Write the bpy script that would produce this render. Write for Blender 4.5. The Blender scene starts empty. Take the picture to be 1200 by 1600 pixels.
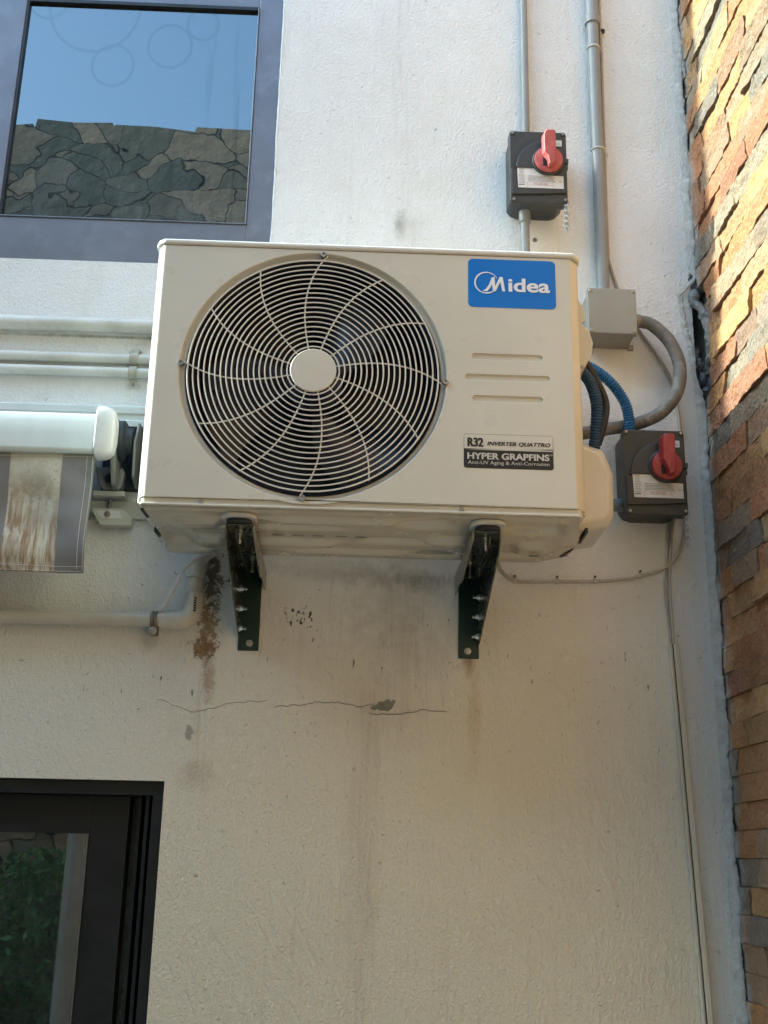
import bpy, bmesh, math, random
from mathutils import Vector, Matrix, noise
rnd = random.Random(7)
PI = math.pi
sc = bpy.context.scene
COL = sc.collection

# ------------------------------------------------------------ camera, sky, sun, exposure
CAM_Y = -2.4238
pitch, yaw, roll = .2978, .0296, .0206
fw = Vector((math.sin(yaw)*math.cos(pitch), math.cos(yaw)*math.cos(pitch), math.sin(pitch)))
r0 = Vector((math.cos(yaw), -math.sin(yaw), 0)); u0 = r0.cross(fw)
ri = math.cos(roll)*r0 + math.sin(roll)*u0
up = -math.sin(roll)*r0 + math.cos(roll)*u0
cd = bpy.data.cameras.new('camera'); cam = bpy.data.objects.new('camera', cd); COL.objects.link(cam)
cd.sensor_fit = 'VERTICAL'; cd.sensor_height = 36; cd.lens = 1769.76/1600*36
cd.clip_start = .05; cd.clip_end = 2000
cam.matrix_world = Matrix.Translation((0, CAM_Y, 0)) @ Matrix((ri, up, -fw)).transposed().to_4x4()
sc.camera = cam

SUN_E = math.radians(31)
sun_dir = Vector((-math.cos(SUN_E), .0225, math.sin(SUN_E))).normalized()
w = bpy.data.worlds.new('World'); sc.world = w; w.use_nodes = True
nt = w.node_tree; bg = nt.nodes['Background']
sky = nt.nodes.new('ShaderNodeTexSky'); sky.sky_type = 'NISHITA'; sky.sun_disc = False
sky.sun_elevation = SUN_E; sky.sun_rotation = math.atan2(sun_dir.x, sun_dir.y)
sky.air_density = 1.0; sky.dust_density = 1.5; sky.ozone_density = 1.0
nt.links.new(sky.outputs[0], bg.inputs[0]); bg.inputs[1].default_value = .15
sd = bpy.data.lights.new('sun', 'SUN'); sd.energy = 2.05; sd.angle = math.radians(.5); sd.color = (1, .95, .86)
so = bpy.data.objects.new('sun', sd); COL.objects.link(so)
so.rotation_euler = sun_dir.to_track_quat('Z', 'Y').to_euler(); so.location = (-4, 1, 6)
sc.view_settings.view_transform = 'Standard'; sc.view_settings.look = 'None'
sc.view_settings.exposure = 2.88; sc.view_settings.gamma = 1
sc.view_settings.use_white_balance = True; sc.view_settings.white_balance_temperature = 5900; sc.view_settings.white_balance_tint = -9
sc.render.engine = 'CYCLES'
sc.cycles.max_bounces = 8; sc.cycles.diffuse_bounces = 5
sc.render.resolution_x = 768; sc.render.resolution_y = 1024

# ------------------------------------------------------------ node helpers
class NT:
    def __init__(s, name):
        s.m = bpy.data.materials.new(name); s.m.use_nodes = True
        s.t = s.m.node_tree; s.b = s.t.nodes['Principled BSDF']
        s.tc = s.t.nodes.new('ShaderNodeTexCoord')
        s.P = s.tc.outputs['Object']
    def n(s, typ, ins=None, **kw):
        x = s.t.nodes.new(typ)
        for k, v in kw.items(): setattr(x, k, v)
        for k, v in (ins or {}).items(): s.set(x.inputs[k], v)
        return x
    def set(s, inp, v):
        if hasattr(v, 'is_output') or isinstance(v, bpy.types.NodeSocket): s.t.links.new(v, inp)
        else: inp.default_value = v
    def mt(s, op, a, b=0., c=0., clamp=False):
        x = s.t.nodes.new('ShaderNodeMath'); x.operation = op; x.use_clamp = clamp
        s.set(x.inputs[0], a); s.set(x.inputs[1], b)
        if len(x.inputs) > 2: s.set(x.inputs[2], c)
        return x.outputs[0]
    def scale(s, v, k):
        x = s.n('ShaderNodeMapping'); s.set(x.inputs['Vector'], v); x.inputs['Scale'].default_value = k
        return x.outputs[0]
    def noise(s, sc_, det=3, rough=.55, k=None, dist=0, vec=None):
        v = s.P if vec is None else vec
        if k: v = s.scale(v, k)
        x = s.n('ShaderNodeTexNoise', {'Vector': v, 'Scale': sc_, 'Detail': det, 'Roughness': rough, 'Distortion': dist})
        return x.outputs['Fac']
    def ramp(s, v, a, b, lo=0., hi=1.):
        x = s.n('ShaderNodeMapRange', {'Value': v, 'From Min': a, 'From Max': b, 'To Min': lo, 'To Max': hi})
        return x.outputs[0]
    def mix(s, f, a, b, mode='MIX'):
        x = s.t.nodes.new('ShaderNodeMix'); x.data_type = 'RGBA'; x.blend_type = mode
        s.set(x.inputs[0], f)
        for i, v in ((6, a), (7, b)):
            s.set(x.inputs[i], (*v, 1) if isinstance(v, tuple) and len(v) == 3 else v)
        return x.outputs[2]
    def bump(s, h, dist, strength=1., prev=None):
        x = s.n('ShaderNodeBump', {'Height': h, 'Distance': dist, 'Strength': strength})
        if prev is not None: s.set(x.inputs['Normal'], prev)
        return x.outputs[0]
    def out(s, col=None, rough=None, nrm=None, **kw):
        if col is not None: s.set(s.b.inputs['Base Color'], (*col, 1) if isinstance(col, tuple) and len(col) == 3 else col)
        if rough is not None: s.set(s.b.inputs['Roughness'], rough)
        if nrm is not None: s.set(s.b.inputs['Normal'], nrm)
        for k, v in kw.items(): s.set(s.b.inputs[k.replace('_', ' ')], v)
        return s.m

def paint(name, col, rough=.45, var=.12, vs=14., bump=.0003, bs=60., metal=0., coat=0., dirt=None, dirt_amt=.3, k=None, **kw):
    """generic painted / plastic / metal surface with uneven tone, grime and a fine relief"""
    s = NT(name)
    n1 = s.noise(vs, 4, .6, k=k)
    lo = tuple(c*(1-var) for c in col); hi = tuple(min(1, c*(1+var*.6)) for c in col)
    c = s.mix(s.ramp(n1, .35, .65), lo, hi)
    if dirt:
        d = s.ramp(s.noise(vs*2.3, 6, .7, k=k), .52, .72, 0, dirt_amt)
        c = s.mix(d, c, dirt)
    r = s.ramp(s.noise(vs*3, 3), .3, .7, max(.05, rough-.07), min(1, rough+.09))
    nr = s.bump(s.noise(bs, 3), bump) if bump else None
    return s.out(c, r, nr, Metallic=metal, Coat_Weight=coat, **kw)

# ------------------------------------------------------------ materials
def make_plaster():
    s = NT('plaster')
    sep = s.n('ShaderNodeSeparateXYZ', {0: s.P}); X, Y, Z = sep.outputs
    base = s.mix(s.ramp(s.noise(1.6, 4, .6), .35, .65), (.78, .775, .76), (.84, .84, .83))
    base = s.mix(s.ramp(s.noise(9, 5, .65), .45, .75, 0, .22), base, (.62, .57, .48))
    # the wall colour turns yellower and darker towards the bottom
    low = s.ramp(s.mt('ADD', Z, s.mt('MULTIPLY', s.noise(2.2, 4), .5)), 1.15, .15, 0, .8)
    base = s.mix(low, base, (.66, .61, .445))
    # greyer strip by the stone wall
    st = s.ramp(s.mt('ADD', X, s.mt('MULTIPLY', s.noise(5, 5, .6), .10)), .77, .83, 0, .7)
    base = s.mix(st, base, (.72, .74, .73))
    col = base
    def blob(cx, cz, rx, rz, amt, c, ns=22, nd=.9, soft=.5, k=None):
        nonlocal col
        dx = s.mt('DIVIDE', s.mt('SUBTRACT', X, cx), rx); dz = s.mt('DIVIDE', s.mt('SUBTRACT', Z, cz), rz)
        d = s.mt('SQRT', s.mt('ADD', s.mt('MULTIPLY', dx, dx), s.mt('MULTIPLY', dz, dz)))
        d = s.mt('ADD', d, s.mt('MULTIPLY', s.mt('SUBTRACT', s.noise(ns, 6, .7, k=k), .5), nd*2))
        f = s.ramp(d, 1, 1-soft, 0, amt)
        col = s.mix(f, col, c)
        return f
    blob(.10, .55, .12, .13, .30, (.17, .14, .10), 30, 1.1, 1.0)
    blob(.13, .44, .16, .10, .22, (.22, .18, .12), 40, 1.2, 1.0)
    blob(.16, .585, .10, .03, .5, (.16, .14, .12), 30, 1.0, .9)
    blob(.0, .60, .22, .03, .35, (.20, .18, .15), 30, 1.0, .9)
    blob(.095, 1.475, .018, .05, .55, (.16, .15, .10), 70, 1.0, .9)
    blob(.12, 1.47, .05, .06, .25, (.30, .27, .2), 40, 1.0, 1.)
    blob(.04, .30, .14, .12, .28, (.45, .38, .28), 14, .8, 1.0)
    blob(.04, -.02, .05, .35, .22, (.36, .30, .22), 18, .8, 1.0, k=(3, 1, .3))
    blob(.274, .30, .018, .16, .42, (.50, .33, .12), 30, .9, 1., k=(2, 1, .5))
    blob(.262, .42, .02, .05, .65, (.30, .15, .06), 60, .9, .8)
    blob(-.309, .60, .028, .05, .55, (.30, .32, .31), 60, .8, .6)
    blob(-.301, .50, .026, .17, .4, (.42, .34, .22), 40, 1.0, .8)
    blob(-.298, .575, .018, .06, .85, (.10, .075, .04), 70, 3.4, .3)
    blob(-.303, .47, .020, .06, .75, (.24, .14, .055), 75, 3.4, .35)
    blob(-.310, .425, .030, .025, .8, (.20, .11, .04), 85, 2.0, .3)
    blob(-.295, .36, .018, .055, .55, (.36, .24, .12), 70, 1.3, .6)
    blob(-.43, .44, .03, .03, .4, (.25, .21, .15), 50, 1.1, .9)
    blob(.425, 1.447, .008, .008, .9, (.12, .08, .05), 90, .4, .5)
    blob(-.31, .16, .05, .04, .4, (.42, .36, .28), 40, 1., .8)
    pf = blob(-.329, .247, .009, .016, .8, (.30, .28, .24), 90, .9, .15)
    sp = None
    # black splashes
    dx = s.mt('DIVIDE', s.mt('ADD', X, .105), .075); dz = s.mt('DIVIDE', s.mt('SUBTRACT', Z, .50), .05)
    reg = s.ramp(s.mt('SQRT', s.mt('ADD', s.mt('MULTIPLY', dx, dx), s.mt('MULTIPLY', dz, dz))), 1.3, .0, 0, 1)
    sn = s.noise(70, 3, .6, k=(1.3, 1, .65))
    col = s.mix(s.ramp(s.mt('ADD', sn, s.mt('MULTIPLY', reg, .30)), .785, .81, 0, .93), col, (.022, .02, .02))
    # sparse specks below the unit
    dz2 = s.ramp(s.mt('ABSOLUTE', s.mt('SUBTRACT', Z, .40)), .32, .05, 0, .13)
    sn2 = s.noise(70, 4, .6, k=(1.6, 1, .45))
    col = s.mix(s.ramp(s.mt('ADD', sn2, dz2), .785, .81, 0, .8), col, (.07, .06, .05))
    # faint run-down streaks
    sk = s.ramp(s.noise(26, 4, .6, k=(1, 1, .05)), .56, .74, 0, .26)
    sk = s.mt('MULTIPLY', sk, s.ramp(s.noise(2.3, 3), .42, .66))
    col = s.mix(sk, col, (.40, .34, .26))
    for cx, w_, zt_, zb_, am_ in ((.135, .10, .60, .30, .26), (-.02, .06, .60, .44, .22), (.045, .05, .35, -.5, .18), (-.30, .03, .45, .15, .32), (.10, .05, 2.3, 1.2, .16)):
        dr = s.ramp(s.noise(95, 5, .7, k=(1, 1, .06), dist=.4), .47, .68, 0, am_)
        dr = s.mt('MULTIPLY', dr, s.ramp(s.mt('ABSOLUTE', s.mt('SUBTRACT', X, cx)), w_, w_*.3))
        dr = s.mt('MULTIPLY', dr, s.mt('MULTIPLY', s.ramp(s.mt('ADD', Z, s.mt('MULTIPLY', s.noise(40, 3, .6, k=(1, 1, .1)), .2)), zb_, zb_+.2), s.ramp(Z, zt_+.02, zt_-.02)))
        col = s.mix(dr, col, (.25, .205, .13))
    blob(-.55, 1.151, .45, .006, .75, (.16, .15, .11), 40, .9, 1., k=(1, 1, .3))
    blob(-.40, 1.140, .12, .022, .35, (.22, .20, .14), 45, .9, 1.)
    blob(-.510, 1.112, .018, .012, .8, (.16, .11, .05), 90, 1., .6)
    blob(-.510, 1.030, .018, .014, .55, (.28, .26, .18), 90, 1., .7)
    # hairline cracks
    def crack(x0, x1, z0, amp, ph, wd=.0012, sl=0.):
        n = s.n('ShaderNodeTexNoise', {'Vector': s.n('ShaderNodeCombineXYZ', {0: s.mt('MULTIPLY', X, 1.), 1: ph, 2: 0.}).outputs[0], 'Scale': 9., 'Detail': 9., 'Roughness': .62}).outputs['Fac']
        zc = s.mt('ADD', s.mt('ADD', z0, s.mt('MULTIPLY', s.mt('SUBTRACT', n, .5), amp)), s.mt('MULTIPLY', s.mt('SUBTRACT', X, x0), sl))
        d = s.mt('ABSOLUTE', s.mt('SUBTRACT', Z, zc))
        f = s.ramp(d, wd, wd*.35)
        return s.mt('MULTIPLY', f, s.mt('MULTIPLY', s.mt('GREATER_THAN', X, x0), s.mt('LESS_THAN', X, x1)))
    c1 = crack(-.40, -.325, .315, .03, 3.1, .0008, -.35)
    c2 = crack(-.33, -.17, .285, .05, 8.6, .0008, .22)
    c3 = crack(-.15, .06, .308, .06, 12.2, .0011, .03)
    c4 = crack(.05, .215, .299, .045, 5.7, .0012, .04)
    cr = s.mt('MAXIMUM', s.mt('MAXIMUM', c1, c2), s.mt('MAXIMUM', c3, c4))
    # a filled diagonal crack, lower
    col = s.mix(s.mt('MULTIPLY', cr, .75), col, (.13, .11, .09))
    # relief: orange-peel roller texture above, trowel strokes below
    h1 = s.noise(300, 3, .6); h2 = s.noise(95, 4, .6)
    vo = s.n('ShaderNodeTexVoronoi', {'Vector': s.P, 'Scale': 165.}, feature='SMOOTH_F1').outputs['Distance']
    h3 = s.noise(60, 5, .62, k=(1.7, 1, .45), dist=.8)
    h4 = s.noise(6, 3, .5)
    h = s.mt('ADD', s.mt('MULTIPLY', h1, .75), s.mt('MULTIPLY', vo, .5))
    h = s.mt('ADD', h, s.mt('MULTIPLY', h2, .35))
    lowf = s.ramp(Z, .9, .3, .3, 1.)
    h = s.mt('ADD', h, s.mt('MULTIPLY', s.mt('MULTIPLY', h3, 1.2), lowf))
    h = s.mt('ADD', h, s.mt('MULTIPLY', h4, .8))
    tr = s.noise(22, 4, .6, k=(2.2, 1, .5), dist=1.2, vec=s.n('ShaderNodeVectorRotate', {'Vector': s.P, 'Axis': (0, 1, 0), 'Angle': .45}).outputs[0])
    patch = s.ramp(s.noise(3.2, 3, .5), .45, .62)
    h = s.mt('ADD', h, s.mt('MULTIPLY', s.mt('MULTIPLY', s.ramp(tr, .40, .62), .55), s.mt('MULTIPLY', patch, s.ramp(Z, 1.0, .5, .1, 1.))))
    h = s.mt('ADD', h, s.mt('MULTIPLY', s.ramp(s.noise(70, 2, .5), .68, .78), 1.2))
    h = s.mt('SUBTRACT', h, s.mt('MULTIPLY', cr, .8))
    nr = s.bump(h, .0036, 1.)
    return s.out(col, .82, nr, Specular_IOR_Level=.3)
PLASTER = make_plaster()

def make_stone(name='ledge_stone'):
    s = NT(name)
    at = s.n('ShaderNodeAttribute', attribute_name='tone').outputs['Color']
    n1 = s.noise(24, 6, .65, dist=.6)
    c = s.mix(s.ramp(n1, .3, .75, 0, .8), at, s.mix(.6, at, (.54, .30, .14), 'OVERLAY'))
    c = s.mix(s.ramp(s.noise(60, 6, .75, dist=1.), .53, .66, 0, .6), c, (.12, .09, .07))
    c = s.mix(s.ramp(s.noise(11, 5, .7), .57, .72, 0, .35), c, (.20, .18, .15))
    c = s.mix(s.ramp(s.noise(130, 5, .7), .56, .74, 0, .4), c, (.60, .52, .42))
    sep = s.n('ShaderNodeSeparateXYZ', {0: s.P}); Y = sep.outputs[1]
    # cement smeared over the stones where they meet the plaster
    f = s.ramp(s.mt('ADD', Y, s.mt('MULTIPLY', s.noise(16, 6, .7), .16)), .04, .085, 0, .8)
    c = s.mix(f, c, (.40, .39, .37))
    h = s.mt('ADD', s.noise(110, 6, .7), s.mt('MULTIPLY', s.noise(32, 5, .6), 2.2))
    h = s.mt('ADD', h, s.mt('MULTIPLY', s.n('ShaderNodeTexVoronoi', {'Vector': s.P, 'Scale': 90.}).outputs['Distance'], .5))
    return s.out(c, .85, s.bump(h, .0055, 1.), Specular_IOR_Level=.3)
STONE = make_stone()

def make_rubble():
    s = NT('rubble_stone')
    d = s.n('ShaderNodeTexNoise', {'Vector': s.P, 'Scale': 2.5, 'Detail': 3.}).outputs['Color']
    v = s.n('ShaderNodeVectorMath', {0: s.P, 1: s.n('ShaderNodeVectorMath', {0: d, 1: (.55, .55, .55)}, operation='MULTIPLY').outputs[0]}, operation='ADD').outputs[0]
    v = s.scale(v, (3.8, 1, 6.2))
    vo = s.n('ShaderNodeTexVoronoi', {'Vector': v, 'Scale': 1.}); ve = s.n('ShaderNodeTexVoronoi', {'Vector': v, 'Scale': 1.}, feature='DISTANCE_TO_EDGE')
    g = s.n('ShaderNodeSeparateColor', {0: vo.outputs['Color']}).outputs[0]
    c = s.mix(s.ramp(g, .25, .75), (.13, .125, .09), (.38, .27, .17))
    c = s.mix(s.ramp(s.noise(14, 5, .7), .4, .7, 0, .5), c, (.14, .15, .10))
    ed = s.ramp(ve.outputs['Distance'], .004, .022)
    c = s.mix(ed, (.02, .02, .018), c)
    h = s.mt('ADD', s.mt('MULTIPLY', ed, 1.), s.mt('MULTIPLY', s.noise(9, 5, .6), .6))
    return s.out(c, .9, s.bump(h, .05, 1.))
RUBBLE = make_rubble()

def make_glass(name, tint, refl, smudge, r_lo=0., r_hi=.012):
    s = NT(name)
    # float glass over a dark room: dark tint plus a mirror coat, with rain marks and dust
    sep = s.n('ShaderNodeSeparateXYZ', {0: s.P}); X, Y, Z = sep.outputs
    gl = s.n('ShaderNodeBsdfGlossy', {'Color': (.93, .97, 1, 1), 'Roughness': s.ramp(s.noise(5, 4), .3, .8, r_lo, r_hi)})
    df = s.n('ShaderNodeBsdfDiffuse', {'Color': (*tint, 1)})
    fr = s.n('ShaderNodeFresnel', {'IOR': 1.5})
    f = s.mt('ADD', refl, fr.outputs[0], clamp=True)
    rings = None
    dull = s.mt('MULTIPLY', s.ramp(s.noise(34, 3, .6, k=(1, 1, .03)), .58, .66, 0, .22), s.ramp(X, -.48, -.36))
    for cx, cz, r in ((-.70, 2.09, .115), (-.64, 1.915, .052), (-.50, 1.98, .055), (-.42, 2.05, .04), (-.82, 2.11, .05)):
        dx = s.mt('SUBTRACT', X, cx); dz = s.mt('MULTIPLY', s.mt('SUBTRACT', Z, cz), .85)
        d = s.mt('SQRT', s.mt('ADD', s.mt('MULTIPLY', dx, dx), s.mt('MULTIPLY', dz, dz)))
        dull = s.mt('MAXIMUM', dull, s.ramp(s.mt('ABSOLUTE', s.mt('SUBTRACT', d, r)), .0045, .001, 0, .15))
    f = s.mt('MULTIPLY', f, s.mt('SUBTRACT', 1., dull))
    mx = s.n('ShaderNodeMixShader'); s.set(mx.inputs[0], f); s.t.links.new(df.outputs[0], mx.inputs[1]); s.t.links.new(gl.outputs[0], mx.inputs[2])
    dust = s.n('ShaderNodeBsdfDiffuse', {'Color': (.40, .44, .45, 1)})
    zl, zh, am = smudge
    dn = s.mt('MULTIPLY', s.ramp(s.noise(16, 6, .75, k=(1, 1, .6)), .40, .75), s.ramp(s.mt('ADD', Z, s.mt('MULTIPLY', s.noise(6, 4), .25)), zh, zl, .05, am))
    dn = s.mt('ADD', dn, s.ramp(s.noise(260, 2, .5), .76, .80, 0, .35))
    m2 = s.n('ShaderNodeMixShader'); s.set(m2.inputs[0], s.mt('MINIMUM', dn, .8)); s.t.links.new(mx.outputs[0], m2.inputs[1]); s.t.links.new(dust.outputs[0], m2.inputs[2])
    s.t.links.new(m2.outputs[0], s.t.nodes['Material Output'].inputs[0])
    return s.m
GLASS_UP = make_glass('reflective_glass', (.012, .016, .020), .12, (1.45, 1.75, .34))
GLASS_LOW = make_glass('lower_glass', (.015, .02, .016), .13, (-2, -1, .05), .006, .028)

def make_awning():
    s = NT('awning_cloth')
    sep = s.n('ShaderNodeSeparateXYZ', {0: s.P}); X, Y, Z = sep.outputs
    e = .613
    # painted stripes are part of the cloth: grey | cream | grey
    xx = s.mt('ADD', X, s.mt('MULTIPLY', s.mt('SUBTRACT', s.noise(9, 2), .5), .004))
    cream = s.mt('MULTIPLY', s.mt('GREATER_THAN', xx, -.722), s.mt('LESS_THAN', xx, -.612))
    cream = s.mt('MAXIMUM', cream, s.mt('LESS_THAN', xx, -.79))
    c = s.mix(cream, (.165, .155, .15), s.mix(s.ramp(s.noise(14, 5, .65), .4, .65), (.52, .48, .39), (.36, .31, .23)))
    # brown runs and mildew
    run = s.ramp(s.noise(115, 4, .62, k=(1, 1, .035)), .42, .60)
    zl = s.ramp(s.mt('ADD', Z, s.mt('MULTIPLY', X, .35)), .53, .42)
    rr = s.mt('MULTIPLY', s.mt('MULTIPLY', run, zl), s.mt('ADD', s.mt('MULTIPLY', cream, .8), .12))
    c = s.mix(rr, c, (.22, .13, .06))
    sp = s.mt('MULTIPLY', s.ramp(s.noise(130, 4, .7), .57, .66, 0, .7), s.ramp(s.mt('ABSOLUTE', s.mt('SUBTRACT', s.mt('SUBTRACT', Z, s.mt('MULTIPLY', X, .45)), 1.02)), .10, .0))
    c = s.mix(sp, c, (.12, .10, .07))
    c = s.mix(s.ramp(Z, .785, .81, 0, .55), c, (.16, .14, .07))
    wv = s.noise(600, 2)
    return s.out(c, .75, s.bump(wv, .0004, .6), Sheen_Weight=.1)
CLOTH = make_awning()

AC_PAINT = paint('cream_enamel', (0.5808, 0.5544, 0.4752), .32, .04, 5, .00022, 260, coat=.12)
AC_PAN = paint('galvanised_cream_pan', (0.5824, 0.5488, 0.4536), .21, .06, 5, .0003, 12, metal=.4)
AC_WIRE = paint('cream_wire', (0.644, 0.6164, 0.552), .35, .06, 10, 0)
BLACK_IN = paint('black_interior', (.007, .008, .014), .5, .2, 12, 0)
FAN_MAT = paint('dark_fan_plastic', (.012, .013, .026), .3, .2, 12, 0)
BLUE = paint('blue_sticker', (0.0, 0.15, 0.56), .35, .03, 6, 0)
WHITE_INK = paint('white_ink', (0.76, 0.7695, 0.798), .5, .03, 20, 0)
BLACK_INK = paint('black_ink', (.012, .012, .013), .4, .1, 20, 0)
GREY_INK = paint('grey_ink', (.13, .13, .13), .5, .1, 20, 0)
RED_INK = paint('red_ink', (.45, .08, .10), .5, .1, 20, 0)
LABEL_W = paint('white_label', (0.68, 0.6715, 0.663), .4, .08, 30, 0, dirt=(.5, .42, .3), dirt_amt=.25)
STEEL = paint('zinc_screw', (0.4675, 0.459, 0.4335), .35, .15, 80, 0, metal=.85)
BOLT = paint('bright_zinc_bolt', (.78, .78, .75), .22, .1, 60, 0, metal=.9)
BR_STEEL = paint('blackened_bracket_steel', (0.152, 0.1596, 0.1444), .22, .3, 30, .0004, 80, metal=.75, dirt=(.13, .11, .08), dirt_amt=.4)
BR_GREEN = paint('dark_green_bracket_paint', (0.0192, 0.0432, 0.0317), .38, .25, 24, .0003, 80, metal=.2)
BR_BRIGHT = paint('bright_channel_steel', (0.315, 0.3075, 0.2625), .3, .25, 20, .0003, 60, metal=.8)
RUBBER = paint('black_rubber', (.02, .02, .02), .6, .2, 20, .0003)
PAD = paint('white_pad', (0.585, 0.5772, 0.546), .5, .1, 20, .0003)
ISO_D = paint('dark_grey_polycarbonate', (0.0341, 0.0353, 0.0341), .46, .12, 18, .0003, 130, dirt=(.11, .10, .09), dirt_amt=.35)
ISO_DOME = paint('bluish_grey_polycarbonate', (0.0408, 0.0442, 0.0462), .40, .10, 14, .0002, 150)
RED = paint('red_knob', (0.36, 0.0396, 0.0432), .42, .14, 25, .0003, 90, dirt=(.60, .22, .2), dirt_amt=.4)
RED_F = paint('sun_faded_red_knob', (0.43, 0.085, 0.08), .5, .12, 25, .0003, 90, dirt=(.66, .34, .3), dirt_amt=.4)
PVC_G = paint('grey_pvc', (0.264, 0.2706, 0.2706), .42, .08, 10, .0002, 90, dirt=(.30, .28, .24), dirt_amt=.3)
PVC_J = paint('grey_junction_plastic', (0.2772, 0.2706, 0.2376), .5, .07, 12, .0003, 120, dirt=(.3, .28, .23), dirt_amt=.25)
PVC_S = paint('blue_grey_pvc', (0.14, 0.189, 0.224), .4, .08, 12, 0)
FLEX = paint('dusty_grey_conduit', (0.1674, 0.1581, 0.1426), .6, .22, 18, .0008, 40, dirt=(.42, .38, .32), dirt_amt=.6)
BLUE_H = paint('blue_corrugated_plastic', (0.0144, 0.1224, 0.3168), .42, .15, 20, 0)
BLUE_D = paint('dark_blue_corrugated_plastic', (0.014, 0.056, 0.133), .42, .2, 20, 0)
BLK_CAB = paint('black_cable', (.012, .012, .014), .45, .2, 20, 0)
CABLE_W = paint('cream_cable', (0.4264, 0.3854, 0.328), .5, .15, 20, 0, dirt=(.3, .24, .17), dirt_amt=.4)
TRUNK = paint('cream_trunking', (0.561, 0.527, 0.425), .45, .08, 8, .0002)
DRAIN = paint('cream_pvc_pipe', (0.5166, 0.4838, 0.4018), .4, .08, 10, .0003, 40, dirt=(.38, .32, .22), dirt_amt=.35)
PIPE_W = paint('painted_pipe', (0.612, 0.612, 0.5695), .45, .1, 7, .0006, 60, dirt=(.36, .35, .28), dirt_amt=.5)
AWN_W = paint('white_awning_enamel', (0.5888, 0.6256, 0.6109), .35, .05, 5, .0002, 90, dirt=(.5, .55, .5), dirt_amt=.35, k=(2, 1, .3))
AWN_CAP = paint('white_awning_plastic', (0.5508, 0.5432, 0.5355), .45, .08, 20, .0004, 60, dirt=(.35, .33, .28), dirt_amt=.4)
AWN_G = paint('grey_awning_casting', (0.18, 0.18, 0.168), .5, .15, 20, .0003, 60)
AWN_DK = paint('dark_awning_hollow', (0.021, 0.027, 0.033), .55, .2, 20, 0)
AWN_BR = paint('cream_awning_bracket', (0.435, 0.42, 0.36), .45, .1, 20, .0003)
FRAME_P = paint('purple_grey_aluminium', (0.185, 0.188, 0.215), .38, .12, 6, .0002, 120, metal=.35, dirt=(.30, .31, .34), dirt_amt=.35)
FRAME_B = paint('black_aluminium', (0.0117, 0.0117, 0.0123), .4, .15, 6, .0002, 120)
FRAME_BB = paint('black_seal', (.008, .008, .009), .5, .2, 10, 0)
FRAME_HI = paint('worn_aluminium_bead', (0.21, 0.217, 0.238), .35, .15, 30, 0, metal=.5)
MORTAR = paint('cement_mortar', (.50, .51, .49), .9, .2, 30, .003, 120, dirt=(.24, .24, .22), dirt_amt=.5)
RAG = paint('cement_caked_rag', (0.187, 0.1913, 0.187), .9, .4, 30, .004, 90, dirt=(.45, .45, .43), dirt_amt=.6)
CONCRETE = paint('concrete_paving', (.48, .47, .44), .85, .2, 3, .003, 40, dirt=(.22, .2, .16), dirt_amt=.4)
RENDERW = paint('sun_block_render', (.62, .61, .57), .85, .1, 2, .002, 60)
HOUSE_ROOF = paint('roof_slab', (.4, .38, .35), .9, .1, 2, .002, 20)
LEAF = paint('leaf_green', (.10, .24, .05), .5, .5, 9, 0)

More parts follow.
